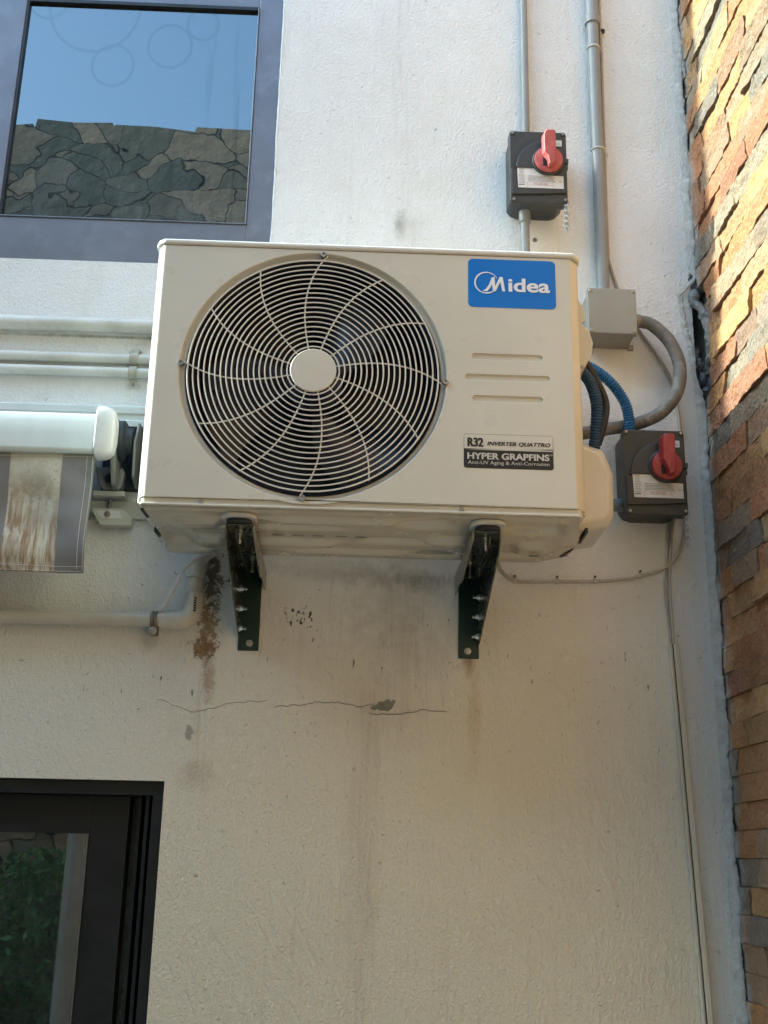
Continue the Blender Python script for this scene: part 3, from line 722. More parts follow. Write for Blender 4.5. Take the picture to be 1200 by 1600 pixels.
def pf_(u, v):
    y = -.414+(.414-.085)*v
    xl = -.388+.010*v+(.03*max(0, v-.86)/.14 if v > .86 else 0); xr = .424+.030*min(1, v*2.2)-(.055*max(0, v-.82)/.18 if v > .82 else 0)
    x = xl+(xr-xl)*u
    return (x, y, AZ0-.0005 if v < .04 else pan_z(x, y))
pan = MB().grid(pf_, 110, 52)
pan.box(-.388, .42, -.118, -.086, AZ0+.002, AZ0+.010)
pn = pan.build('base_pan', AC_PAN, ac, ang=80)
def slot(x, y, a, b_):
    n = 10; m = MB(); m.grid(lambda u, v: (x-a+2*a*u, y-b_+2*b_*v, pan_z(x, y)-.0045), n, 2)
    m.build('drain_slot', BLACK_IN, pn)
for x, y in ((-.145, -.262), (-.105, -.262), (-.065, -.262), (-.02, -.262), (.02, -.262), (-.165, -.178), (-.128, -.178), (-.09, -.178), (-.052, -.178)): slot(x, y, .0120, .0036)
for x, y, r_ in ((.335, -.215, .005), (.372, -.205, .010), (-.045, -.122, .011)): slot(x, y, r_, r_*.55)
for (xa, ya), (xb, yb) in (((-.3915, -.395), (-.388, -.345)), ((-.389, -.25), (-.386, -.21)), ((.455, -.33), (.457, -.25)), ((.452, -.20), (.44, -.14))):
    MB().add([(xa-.002, ya, AZ0-.004), (xa+.003, ya, AZ0-.004), (xb+.003, yb, AZ0-.004), (xb-.002, yb, AZ0-.004), (xa-.002, ya, AZ0+.006), (xa+.003, ya, AZ0+.006), (xb+.003, yb, AZ0+.006), (xb-.002, yb, AZ0+.006)],
          [(0, 1, 2, 3), (4, 5, 6, 7), (0, 1, 5, 4), (1, 2, 6, 5), (2, 3, 7, 6), (3, 0, 4, 7)]).build('edge_gap', BLACK_IN, pn)
# valve cover and side bulges on the right flank
vc = MB()
def ring_pts(y, g):
    return [(.43, y, .826-g*.3), (.506-g, y, .806-g), (.526-g, y, .755-g*.2), (.524-g, y, .668+g*.3), (.512-g, y, .642+g), (.43, y, .626+g)]
R1 = ring_pts(-.275, .0); R0 = ring_pts(-.292, .014); R2 = ring_pts(-.12, .0)
vc.add(R0+R1+R2, [tuple(range(6))]+[(i, (i+1) % 6, 6+(i+1) % 6, 6+i) for i in range(6)]+[(6+i, 6+(i+1) % 6, 12+(i+1) % 6, 12+i) for i in range(6)]+[tuple(range(17, 11, -1))])
vc.build('valve_cover', AC_PAINT, ac, bevel=.006, seg=4)
m = MB()
m.prism([(.434, 1.135), (.458, 1.128), (.472, 1.105), (.472, 1.078), (.458, 1.064), (.434, 1.060)], -.31, -.17).build('carry_grip', AC_PAINT, ac, bevel=.004, seg=3)
m = MB()
m.prism([(.434, 1.076), (.462, 1.070), (.479, 1.052), (.486, 1.025), (.481, .998), (.468, .970), (.455, .954), (.434, .948)], -.315, -.2).build('terminal_cover', AC_PAINT, ac, bevel=.004, seg=3)
screw('screw', (.462, -.318, .968), .004, STEEL, ac, h=.004)
# logo sticker
st = MB().prism(rrect(.2165, .3905, 1.0425, 1.1485, .010, 8), FY-.0006, FY+.001).build('logo_sticker', BLUE, ac, smooth=False)
YL = FY-.0012
m = MB()
text_mb(m, 'idea', .2965, .3785, 1.0775, 1.1075, YL, offset=.02, bold=.0004)
# ring swoosh: a crescent, thick at lower left, open at upper right
def arc(cx, cz, r1, r2, dx, dz, a0, a1, n=40):
    vs = []; 
    for k in range(n+1):
        t = math.radians(a0+(a1-a0)*k/n)
        vs += [(cx+r1*math.cos(t), YL, cz+r1*math.sin(t)), (cx+dx+r2*math.cos(t), YL, cz+dz+r2*math.sin(t))]
    return vs, [(2*k, 2*k+1, 2*k+3, 2*k+2) for k in range(n)]
m.add(*arc(.2525, 1.0960, .0240, .0222, .0013, -.0004, 28, 262))
m.add(*arc(.2525, 1.0960, .0240, .0222, .0013, .0012, 262, 322))
# swooping M
yk = [0]
def poly(pts):
    yk[0] += 1; m.add([(x, YL-.0002*yk[0], z) for x, z in pts], [tuple(range(len(pts)))])
poly([(.2440, 1.0765), (.2545, 1.0775), (.2610, 1.0860), (.2670, 1.1035), (.2620, 1.1035), (.2580, 1.0925), (.2520, 1.0825)])
poly([(.2620, 1.1065), (.2690, 1.1095), (.2710, 1.0775), (.2655, 1.0775)])
poly([(.2655, 1.0775), (.2710, 1.0775), (.2850, 1.1090), (.2790, 1.1090)])
poly([(.2785, 1.1090), (.2850, 1.1090), (.2900, 1.0775), (.2840, 1.0775)])
m.build('logo_lettering', WHITE_INK, st, smooth=False)
# specification label
LX = lambda u: .2075+(u-243)/520*.170
LZ = lambda v: .7755-(v-1143)/207*.0685
sp = MB().prism(rrect(.2075, .3775, .707, .7755, .005, 6), FY-.0004, FY+.001).build('specification_label', BLACK_INK, ac, smooth=False)
MB().prism([(x, z) for x, z in rrect(.2082, .3768, .7435, .7748, .0045, 6) if z > .745]+[(.2082, .7435), (.3768, .7435)], FY-.0008, FY-.0002).build('label_field', AC_PAINT, sp, smooth=False)
m = MB(); YL2 = FY-.0013
text_mb(m, 'R32', LX(266), LX(355), .7495, .7675, YL2, offset=.02, bold=.0007)
text_mb(m, 'INVERTER QUATTRO', LX(378), LX(740), .7512, .7605, YL2, offset=.01, shear=.30, bold=.00035)
m.build('dark_lettering', BLACK_INK, sp, smooth=False)
m = MB(); text_mb(m, 'HYPER GRAPFINS', LX(264), LX(738), .7245, .7375, YL2, offset=.02, bold=.0003); text_mb(m, 'TM', LX(741), LX(758), .7345, .738, YL2)
text_mb(m, 'Anti-UV Aging & Anti-Corrosion', LX(266), LX(738), .7125, .7215, YL2)
m.build('pale_lettering', paint('pale_ink', (.55, .53, .48), .5, .03, 20, 0), sp, smooth=False)

# ------------------------------------------------------------ wall brackets
def make_bracket(mir, loc, label):
    """mir=-1: web on the left flank; mir=+1: web on the right flank. Origin: foot of the wall plate"""
    t = thing('wall_bracket', label, 'bracket', loc, 'steel brackets carrying the air conditioner')
    ox, oy, oz = loc
    def L(x): return ox+x*mir*1.18
    top = AZ0-.018
    m = MB().box(min(L(-.017), L(.021)), max(L(-.017), L(.021)), oy-.004, oy-.001, oz, top).build('wall_plate', BR_GREEN, t, bevel=.0012)
    H = top-oz
    # web: tapering side plate from the wall to the front tip, lower edge diagonal with a step
    xo = L(.021); xi = L(.0185)
    web = MB(); zt = oz+H
    pr = [(-.004, oz+.035), (-.004, zt), (-.372, zt), (-.375, zt-.008), (-.375, zt-.030), (-.34, zt-.046), (-.33, zt-.034+.0), (-.05, oz+.035)]
    pr = [(-.004, oz+.030), (-.004, zt), (-.372, zt), (-.374, zt-.022), (-.345, zt-.040), (-.022, oz+.030)]
    web.prism([(oy+a, b_) for a, b_ in pr], min(xo, xi), max(xo, xi), 'x'); web.build('web_plate', BR_STEEL, t, bevel=.0008)
    fl = MB()   # folded bright edge along the web's lower side
    # horizontal arm: channel carrying the unit
    xa, xb = sorted((L(-.022), L(.018)))
    MB().box(xa, xb, oy-.372, oy-.004, zt-.003, zt).build('arm', BR_STEEL, t, bevel=.0008)
    xc, xd = sorted((L(-.0245), L(-.022)))
    arm2 = MB().prism([(oy-.004, zt), (oy-.368, zt), (oy-.368, zt-.014), (oy-.15, zt-.05), (oy-.13, zt-.042), (oy-.004, zt-.042)], xc, xd, 'x'); arm2.build('side_flange', BR_BRIGHT, t, bevel=.0006)
    xe, xf = sorted((L(-.022), L(-.010)))
    MB().box(min(L(.004), L(.006)), max(L(.004), L(.006)), oy-.355, oy-.01, zt-.022, zt-.003).build('inner_rib', BR_STEEL, t, bevel=.0005)
    # pad and bolt at the tip
    MB().prism(rrect(ox-.024, ox+.024, oy-.385, oy-.350, .016, 6), zt, zt+.008, 'z').build('rubber_pad', RUBBER, t, bevel=.003)
    MB().prism(rrect(ox-.033, ox+.033, oy-.397, oy-.330, .022, 6), zt+.0082, zt+.0155, 'z').build('white_pad', PAD, t, bevel=.002)
    def bolt(x, y, z0, L_, r=.0042, ax='z'):
        mb = MB().lathe((x, y, z0), [(r*.62, 0), (r*.62, -L_)], ax, 10).lathe((x, y, z0), [(r*1.9, -.0005), (r*1.9, -.002)], ax, 16).lathe((x, y, z0), [(r*1.25, -.002), (r*1.25, -.0075)], ax, 6)
        mb.build('bolt', BOLT, t, ang=25)
    bolt(ox, oy-.335, zt-.003, .026)
    bolt(L(-.008), oy-.14, zt-.003, .034, .005); bolt(L(.010), oy-.14, zt-.003, .02, .0045)
    for k, yy in enumerate((-.30, -.24)):
        MB().prism(rrect(min(L(.009), L(.016)), max(L(.009), L(.016)), oy+yy-.018, oy+yy+.018, .003, 4), zt-.0036, zt-.003, 'z').build('arm_slot', FRAME_BB, t, smooth=False)
    # bolts through the web into the plate's folded flange
    for k, zz in enumerate((.045, .085, .125)):
        y_ = oy-.020-.03*k*.5
        s_ = -mir
        mb = MB().lathe((xi, y_, oz+zz), [(.0085, 0), (.0085, s_*.0016)], 'x', 14).lathe((xi, y_, oz+zz), [(.006, s_*.0016), (.006, s_*.007)], 'x', 6).lathe((xi, y_, oz+zz), [(.0032, s_*.007), (.0032, s_*.015)], 'x', 10)
        mb.build('bolt', BOLT, t, ang=25)
    MB().lathe((L(.0), oy-.004, oz+.016), [(.0075, 0), (.0075, -.0016), (.0045, -.002), (.004, -.005)], 'y', 16).build('anchor_bolt', STEEL, t)
    return t
make_bracket(-1, (-.212, 0, .423), 'dark steel bracket under the fan end of the unit, beside the elbow drain pipe')
make_bracket(1, (.2585, 0, .418), 'dark steel bracket under the label end of the unit, above an orange rust run')

# ------------------------------------------------------------ isolator switches
def make_isolator(loc, label, knob_mat):
    t = thing('isolator_switch', label, 'electrical switch', loc, 'dark isolator switches with red knobs')
    ox, oy, oz = loc
    def R(x0, x1, z0, z1, r): return rrect(ox+x0, ox+x1, oz+z0, oz+z1, r)
    bd_ = MB()
    # body: back outline slightly wider at left, chamfered lower corners
    N = [(-.066, .092), (-.060, .098), (.060, .098), (.066, .092), (.066, -.070), (.050, -.088), (.036, -.092), (-.040, -.092), (-.056, -.086), (-.066, -.074)]
    bd_.prism([(ox+a, oz+b_) for a, b_ in N], oy-.003, oy-.062, 'y'); bd_.build('body', ISO_D, t, bevel=.003, seg=3)
    ld = MB().prism(R(-.069, .069, -.098, .100, .009), oy-.063, oy-.090).build('lid', ISO_D, t, bevel=.0035, seg=3)
    kx, kz = .022, .012
    # raised quarter dome with its ledge
    pts = [(ox+kx+.076*math.cos(math.radians(a)), oz+kz-.014+.072*math.sin(math.radians(a))) for a in range(90, 181, 6)]
    pts = [(ox+.040, oz+kz+.054)]+pts+[(ox+kx-.082, oz+kz-.019), (ox+.040, oz+kz-.019)]
    MB().prism(pts, oy-.090, oy-.098).build('dome', ISO_DOME, ld, bevel=.004, seg=3)
    pts = [(ox-.0655, oz+kz-.021), (ox+.045, oz+kz-.021), (ox+.0665, oz+kz-.006), (ox+.0665, oz-.070), (ox+.02, oz-.0735), (ox-.0655, oz-.0775)]
    MB().prism(pts, oy-.0905, oy-.0945).build('label_panel', ISO_D, ld, bevel=.0015)
    kn = MB().lathe((ox+kx, oy-.096, oz+kz), [(.0385, 0), (.0385, -.004), (.036, -.006)], 'y', 40).build('collar', ISO_D, t)
    kb = MB().lathe((ox+kx, oy-.102, oz+kz), [(.0335, 0), (.034, -.004), (.0325, -.009), (.026, -.0105)], 'y', 40).build('knob', knob_mat, t)
    hd = MB()
    prof = [(-.0165, .058), (-.0115, .066), (.0125, .066), (.0165, .061), (.0165, .0), (.0155, -.020), (.006, -.029), (-.0025, -.026), (-.0065, -.008), (-.0175, .006), (-.0180, .050)]
    n = len(prof)
    vs = [(ox+kx+a, oy-.111, oz+kz+b_) for a, b_ in prof]+[(ox+kx+a*.78, oy-.131-(.004 if b_ > .02 else 0), oz+kz+b_*.96) for a, b_ in prof]
    hd.add(vs, [tuple(range(n)), tuple(range(2*n-1, n-1, -1))]+[(i, (i+1) % n, n+(i+1) % n, n+i) for i in range(n)])
    hdo = hd.build('handle', knob_mat, kb, bevel=.002, seg=3)
    MB().prism(rrect(ox+kx-.0145, ox+kx-.0050, oz+kz-.023, oz+kz+.001, .003), oy-.1123, oy-.1135).build('padlock_slot', FRAME_BB, kb, smooth=False)
    # rating label with a bite out of its top edge under the knob
    lx0, lx1, lz0, lz1 = -.052, .0585, -.060, -.0075
    pts = [(ox+lx0, oz+lz1+.004), (ox-.010, oz+lz1+.004), (ox-.004, oz+lz1-.006), (ox+.008, oz+lz1-.014), (ox+.020, oz+lz1-.0175), (ox+lx1, oz+lz1-.0185), (ox+lx1, oz+lz0), (ox+lx0+.002, oz+lz0)]
    lb = MB().prism(pts, oy-.0946, oy-.0951).build('rating_label', LABEL_W, ld, smooth=False)
    yq = oy-.0954; m = MB(); R_ = random.Random(5)
    def line(x0, x1, z, h=.0011):
        x = x0
        while x < x1:
            wd = R_.uniform(.002, .006); e = min(x+wd, x1)
            m.add([(ox+x, yq, oz+z), (ox+e, yq, oz+z), (ox+e, yq, oz+z+h*R_.uniform(.7, 1)), (ox+x, yq, oz+z+h*R_.uniform(.7, 1))], [(0, 1, 2, 3)]); x = e+.0007
    for k in range(12): line(-.049+R_.uniform(0, .003), -.033-R_.uniform(0, .004), -.010-.0038*k, .0012)
    for k in range(5): line(-.026, R_.uniform(.030, .044), -.0290-.0034*k, .0014)
    line(.046, .053, -.0400); line(.046, .056, -.0430); line(.034, .040, -.044); line(-.049, -.035, -.0535, .002)
    for a, b_, c_, d_ in ((-.028, -.0275, -.0585, -.0455), (.032, .0325, -.0585, -.0455), (-.0275, .032, -.046, -.0456), (-.0275, .032, -.0528, -.0524)):
        m.add([(ox+a, yq, oz+c_), (ox+b_, yq, oz+c_), (ox+b_, yq, oz+d_), (ox+a, yq, oz+d_)], [(0, 1, 2, 3)])
    m.build('fine_print', GREY_INK, lb, smooth=False)
    m = MB(); text_mb(m, 'PS30-SS', ox-.013, ox+.020, oz-.0520, oz-.0468, yq, offset=.0)
    m.build('red_print', RED_INK, lb, smooth=False)
    lb2 = MB().prism(R(.041, .0575, .060, .076, .001), oy-.0902, oy-.0908).build('small_label', LABEL_W, ld, smooth=False)
    m = MB(); yq = oy-.0910
    line(.045, .053, .071, .001); line(.043, .0555, .0665, .0014); line(.043, .0555, .0635, .0014); m.build('fine_print', GREY_INK, lb2, smooth=False)
    # latch lug on the right edge
    MB().box(ox+.052, ox+.0715, oy-.097, oy-.070, oz+.010, oz+.022).box(ox+.058, ox+.0705, oy-.094, oy-.070, oz-.004, oz+.008).build('latch', ISO_D, t, bevel=.001)
    for sx, sz in ((-.061, .093), (.061, .093), (-.060, -.090), (.062, -.088)): 
        MB().lathe((ox+sx, oy-.089, oz+sz), [(.0055, 0), (.0055, -.0025)], 'y', 14).build('screw_boss', ISO_D, ld)
        screw('screw', (ox+sx, oy-.0915, oz+sz), .0034, STEEL, ld, h=.003)
    # small hanging chain: links in two strands
    ch = MB()
    for s0, ln in ((0, 11), (.007, 10)):
        for k in range(ln):
            cx, cz = ox+.060+s0+.002*math.sin(k*1.1+s0*300)-.0006*k*(1 if s0 else -1), oz-.094-.0072*k; pl = k % 2
            pts = [(cx+(.0030*math.cos(a) if not pl else .0006*math.cos(a)), oy-.086+(.0030*math.cos(a) if pl else .0004), cz+.0056*math.sin(a)) for a in [2*PI*q/10 for q in range(10)]]
            ch.tube(pts, .00115, 5, closed=True)
    ch.build('chain', STEEL, t)
    return t
make_isolator((.4215, 0, 1.590), 'upper dark isolator switch with a sun-faded pink red knob, above the air conditioner', RED_F)
make_isolator((.664, 0, .826), 'lower dark isolator switch with a strong red knob, right of the air conditioner', RED)

# ------------------------------------------------------------ conduits, junction box, hoses, cables
def pipe(name, pts, r, mat, label, cat, n=20, extra=None, group=None):
    t = thing(name, label, cat, pts[0], group)
    MB().tube(pts, r, n).build('tube', mat, t)
    for (nm, a, b_, rr, mt_) in (extra or []): MB().tube([a, b_], rr, n).build(nm, mt_, t, bevel=.0008)
    return t
pipe('conduit', [(.406, -.012, 1.66), (.406, -.012, 3.6)], .0100, PVC_G, 'thin grey conduit rising from the top of the upper isolator switch', 'conduit')
pipe('conduit', [(.3945, -.040, 1.15), (.3945, -.040, 1.496)], .0112, PVC_G, 'short grey conduit between the bottom of the upper isolator and the top of the unit', 'conduit',
     extra=[('coupling', (.3945, -.040, 1.468), (.3945, -.040, 1.499), .0142, PVC_G)])
t = pipe('conduit', [(.583, -.018, 1.262), (.583, -.018, 2.075)], .0152, PVC_G, 'thick grey conduit coming down into the grey junction box', 'conduit',
     extra=[('coupling', (.583, -.018, 2.070), (.583, -.018, 2.093), .0195, PVC_G), ('upper_length', (.583, -.018, 2.094), (.583, -.018, 3.4), .0172, PVC_G)])
for i, z in enumerate((1.995, 1.693)):
    tt = thing('conduit_saddle', ('white strap high on the thick grey conduit, near the top edge', 'white strap round the thick grey conduit, level with the red knob')[i], 'clip', (.583, -.018, z), 'white straps on the thick conduit')
    MB().tube([(.583+.0165*math.cos(a), -.018-.0165*math.sin(a), z) for a in [PI*q/14 for q in range(-1, 16)]], .0022, 8).build('band', PAD, tt)
    MB().box(.5995, .612, -.006, -.001, z-.005, z+.003).build('tab', PAD, tt, bevel=.001)
tag(MB().lathe((.612, -.002, 2.062), [(.006, 0), (.006, -.006), (.003, -.009)], 'y', 12).build('wall_plug', RUBBER), 'small black plug in the wall beside the top of the thick conduit', 'wall plug')

jb = thing('junction_box', 'grey square junction box below the thick conduit, feeding a looped flexible conduit', 'junction box', (.585, 0, 1.16))
MB().prism([(.531, 1.162), (.638, 1.162), (.638, 1.270), (.531, 1.270)], -.002, -.074).build('body', PVC_J, jb, bevel=.003, seg=3)
jl = MB().prism(rrect(.5275, .6405, 1.158, 1.273, .004), -.0745, -.092).build('lid', PVC_J, jb, bevel=.0025, seg=3)
for x in (.534, .634):
    for z in (1.165, 1.266): screw('screw', (x, -.0915, z), .0042, STEEL, jl, h=.003)
MB().lathe((.638, -.045, 1.215), [(.019, 0), (.019, .008), (.0165, .010), (.0165, .020)], 'x', 20).build('cable_gland', PVC_J, jb)
MB().box(.638, .652, -.008, -.002, 1.158, 1.172).build('mounting_lug', PVC_J, jb, bevel=.002)
MB().box(.5835, .597, -.05, -.03, 1.2735, 1.281).build('entry_cap', PVC_J, jb, bevel=.002)

def corr(path, r, mat, name, label, cat, pitch_=.0060, depth=.2, n=16):
    P = spline(path, 40); out = [P[0]]; acc = 0
    step = pitch_/4; L = 0
    for a, b_ in zip(P, P[1:]):
        L += (b_-a).length
        while L >= step: out.append(b_.copy()); L -= step
    rr = [r*(1-(depth if (i % 4) in (0,) else 0)) for i in range(len(out))]
    t = thing(name, label, cat, tuple(out[0]))
    MB().tube(out, rr, n).build('sleeve', mat, t, ang=89)
    return t
fl = [(.655, -.045, 1.215), (.685, -.052, 1.203), (.722, -.058, 1.160), (.742, -.06, 1.098), (.732, -.06, 1.032), (.692, -.058, .980), (.630, -.055, .951), (.570, -.052, .940), (.512, -.055, .926), (.44, -.06, .915)]
t = thing('flexible_conduit', 'thick dusty grey flexible conduit looping from the junction box back behind the unit', 'conduit', fl[0])
P = spline(fl, 26)
MB().tube(P, [.0150*(1+.03*noise.noise(p_*45)+.012*math.sin(i*1.3)) for i, p_ in enumerate(P)], 20).build('sleeve', FLEX, t)
corr([(.49, -.07, 1.09), (.528, -.09, 1.072), (.572, -.095, 1.035), (.606, -.085, .988), (.616, -.075, .935), (.612, -.07, .90)], .0125, BLUE_H, 'corrugated_hose', 'bright blue corrugated hose curving down behind the grey flexible conduit', 'hose')
corr([(.448, -.27, 1.03), (.470, -.25, .996), (.492, -.25, .962), (.503, -.25, .912), (.500, -.24, .850), (.495, -.23, .80)], .0125, BLUE_D, 'corrugated_hose', 'dark blue corrugated hose close against the right flank of the unit', 'hose')
P = spline([(.455, -.24, 1.06), (.485, -.22, 1.030), (.515, -.20, .990), (.535, -.19, .945), (.530, -.19, .90), (.515, -.19, .85)], 12)
tag(MB().tube(P, .0095, 12).build('black_cable', BLK_CAB), 'black insulated cable between the two blue corrugated hoses', 'cable')
pipe('conduit', [(.500, -.045, .762), (.600, -.045, .762)], .0115, PVC_S, 'short blue grey conduit entering the left side of the lower isolator', 'conduit', extra=[('coupling', (.578, -.045, .762), (.600, -.045, .762), .0145, PVC_S)])

def cable(path, r, mat, label, name='cable', n=8):
    P = spline(path, 12); return tag(MB().tube(P, r, n).build(name, mat), label, 'cable')
low = [(.318, -.020, .640), (.335, -.008, .612), (.361, -.005, .593), (.41, -.005, .592), (.456, -.005, .594), (.541, -.005, .597), (.60, -.005, .603), (.642, -.005, .612), (.700, -.006, .633), (.733, -.007, .670), (.748, -.008, .72), (.742, -.02, .76)]
cable(low, .0040, CABLE_W, 'cream cable swinging along the wall from the right bracket up to the lower isolator')
for i, (x, z) in enumerate(((.363, .5935), (.4565, .5945), (.541, .5975), (.642, .6125))):
    tt = thing('cable_clip', ('cable clip nearest the right bracket on the low cream cable', 'second cable clip from the right bracket on the low cream cable', 'third cable clip from the right bracket on the low cream cable', 'cable clip farthest from the bracket, below the lower isolator')[i], 'clip', (x, 0, z), 'nail clips on the low cable')
    MB().box(x-.0035, x+.0035, -.0105, -.001, z-.006, z+.0068).build('saddle', CABLE_W, tt, bevel=.0015)
    MB().lathe((x, -.004, z+.0095), [(.0026, 0), (.0026, -.006)], 'y', 10).build('nail', RUBBER, tt)
cable([(.608, -.005, 3.2), (.607, -.005, 2.1), (.6045, -.006, 1.80), (.602, -.005, 1.45), (.606, -.005, 1.38), (.640, -.005, 1.262), (.672, -.005, 1.205), (.718, -.005, 1.130), (.741, -.005, 1.07), (.752, -.005, .97), (.751, -.005, .86), (.745, -.006, .80), (.722, -.006, .735), (.712, -.005, .66), (.7065, -.005, .58), (.7085, -.005, .455)],
      .0036, CABLE_W, 'long cream cable from the thick conduit past the lower isolator down to the trunking')
cable([(.712, -.004, .735), (.7005, -.004, .62), (.697, -.004, .58), (.703, -.004, .455)], .0026, CABLE_W, 'thin cream cable below the lower isolator, left of the longer one')
tk = thing('cable_trunking', 'narrow cream cable trunking running down the wall beside the stone corner', 'trunking', (.709, 0, -.5))
for nm, xa, xb, yy, mt_ in (('channel', -.0105, .0105, -.009, TRUNK), ('cover', -.0015, .0095, -.0125, TRUNK), ('rib', -.0105, -.0055, -.0112, TRUNK)):
    zt, zb = .461, -1.5; s_ = (.735-.708)/(-.76)
    def sx(z): return .708+(z-.46)*s_*.98
    y1_ = -.0005 if nm == 'channel' else -.0092
    MB().add([(sx(zt)+xa, y1_, zt), (sx(zt)+xb, y1_, zt), (sx(zt)+xb, yy, zt), (sx(zt)+xa, yy, zt), (sx(zb)+xa, y1_, zb), (sx(zb)+xb, y1_, zb), (sx(zb)+xb, yy, zb), (sx(zb)+xa, yy, zb)],
             [(0, 1, 2, 3), (4, 5, 6, 7), (0, 1, 5, 4), (1, 2, 6, 5), (2, 3, 7, 6), (3, 0, 4, 7)]).build(nm, mt_, tk, bevel=.0012)

MB().add([(.708+(z-.46)*(-.0355)*.98+xa, -.0117, z) for z in (.4605, -1.499) for xa in (-.0043, -.0026)], [(0, 1, 3, 2)]).build('groove', FRAME_BB, tk, smooth=False)

# ------------------------------------------------------------ pipes on the left
tg = 'pipes along the wall left of the unit'
pipe('wall_pipe', [(-4, -.017, 1.172), (-.15, -.017, 1.172)], .0165, PIPE_W, 'thick painted pipe, uppermost of the three beside the unit, grimy along its underside', 'pipe', group=tg)
pipe('wall_pipe', [(-4, -.013, 1.0905), (-.15, -.013, 1.0905)], .0115, PIPE_W, 'middle of the three painted pipes beside the unit', 'pipe', group=tg)
pipe('wall_pipe', [(-4, -.013, 1.0565), (-.15, -.013, 1.0565)], .0115, PIPE_W, 'lowest of the three painted pipes beside the unit, just above the awning rail', 'pipe', group=tg)
cp = thing('pipe_clamp', 'painted metal saddle clamp holding the two thinner pipes by the left edge of the unit', 'clamp', (-.510, 0, 1.07))
for zc in (1.0905, 1.0565):
    MB().prism([( -.013+ -.0152*math.cos(a), zc+.0152*math.sin(a)) for a in [PI*q/12-PI/2 for q in range(13)]]+[( -.013-.0122*math.cos(a), zc+.0122*math.sin(a)) for a in [PI/2-PI*q/12 for q in range(13)]], -.520, -.501, 'x').build('strap', paint('grimy_clamp', (.42, .40, .33), .5, .25, 50, .0006, 80, dirt=(.2, .16, .1), dirt_amt=.5), cp, bevel=.0008)
MB().box(-.520, -.501, -.003, -.0005, 1.022, 1.043).build('foot', PIPE_W, cp, bevel=.0015)
MB().box(-.517, -.503, -.003, -.0005, 1.104, 1.121).build('foot', PIPE_W, cp, bevel=.0015)
screw('screw', (-.5105, -.003, 1.031), .0045, STEEL, cp, h=.004)

# drain pipe with its elbows
dp = thing('drain_pipe', 'cream plastic drain pipe with elbows turning up behind the left bracket', 'pipe', (-.36, -.022, .48))
MB().tube([(-4, -.022, .4795), (-.365, -.022, .4815)], .0160, 24).build('tube', DRAIN, dp)
MB().tube([(-.405, -.022, .4812), (-.380, -.022, .4815)], .0185, 24).build('coupling', DRAIN, dp, bevel=.001)
MB().tube(spline([(-.388, -.022, .4815), (-.360, -.022, .482), (-.343, -.022, .490), (-.335, -.022, .508), (-.334, -.022, .540)], 8), .0205, 24).build('elbow', DRAIN, dp, bevel=.0008)
MB().tube(spline([(-.334, -.022, .530), (-.3335, -.022, .595)], 4), .0162, 24).build('tube', DRAIN, dp)
MB().tube(spline([(-.3335, -.022, .575), (-.333, -.022, .605), (-.328, -.022, .622), (-.316, -.022, .636), (-.300, -.022, .648), (-.27, -.022, .668)], 8), .0202, 24).build('elbow', DRAIN, dp, bevel=.0008)
m = MB(); R_ = random.Random(9)
for k in range(6):
    z = .498+.0055*k
    m.box(-.3315, -.3265, -.0430, -.0412, z, z+.0036)
m.build('printed_mark', BLACK_INK, dp, smooth=False)
cl2 = thing('pipe_clamp', 'rusty metal clamp round the horizontal drain pipe, with a bolt below', 'clamp', (-.420, 0, .47))
RUST = paint('rusty_zinc', (0.21, 0.182, 0.14), .6, .4, 60, .0006, 90, metal=.4, dirt=(.20, .10, .05), dirt_amt=.6)
MB().tube([(-.419, -.022+.0170*math.cos(a), .481+.0170*math.sin(a)) for a in [2*PI*q/24 for q in range(24)]], .0035, 8, closed=True).tube([(-.412, -.022+.0170*math.cos(a), .481+.0170*math.sin(a)) for a in [2*PI*q/24 for q in range(24)]], .0035, 8, closed=True).build('band', RUST, cl2)
MB().box(-.425, -.407, -.030, -.004, .448, .465).build('ear', RUST, cl2, bevel=.003)
MB().lathe((-.4165, -.030, .4555), [(.0095, 0), (.0095, -.002), (.006, -.0025), (.006, -.008), (.003, -.0085), (.003, -.012)], 'y', 14).build('bolt', STEEL, cl2)
cable([(-.415, -.030, .500), (-.396, -.040, .510), (-.375, -.050, .545), (-.355, -.060, .583), (-.325, -.068, .612), (-.285, -.07, .630), (-.25, -.07, .645)], .0044, PAD, 'thin white cable rising along the drain pipe elbow')
tag(MB().tube([(-.262, -.004, .575), (-.262, -.006, .64)], .0018, 8).tube([(-.269, -.004, .575), (-.255, -.004, .575)], .0018, 8).build('wall_hook', RUBBER), 'small dark wire hook on the wall beside the left bracket', 'hook')

# ------------------------------------------------------------ awning on the left
aw = thing('awning', 'retracted awning with a white cassette, rounded end cap and stained striped valance', 'awning', (-1.4, 0, .88))
AXE = -.548
# wall rail
MB().prism([(-.001, .918), (-.001, .972), (-.022, .972), (-.030, .966), (-.030, .950), (-.026, .947), (-.026, .935), (-.030, .932), (-.030, .918)], -3.2, -.30, 'x').build('wall_rail', AWN_W, aw, bevel=.001)
# cassette front bar profile (Y,Z)
prof = [(-.150, .8985), (-.137, .9035), (-.120, .9045), (-.120, .812), (-.150, .806), (-.160, .8075), (-.1655, .813), (-.1660, .845), (-.1640, .875), (-.158, .892)]
MB().prism(prof, -3.2, AXE, 'x').build('front_bar', AWN_W, aw, bevel=.0025, seg=3)
MB().prism([(-.030, .935), (-.120, .9035), (-.120, .9005), (-.030, .930)], -3.2, -.57, 'x').build('cover', AWN_W, aw, bevel=.001)
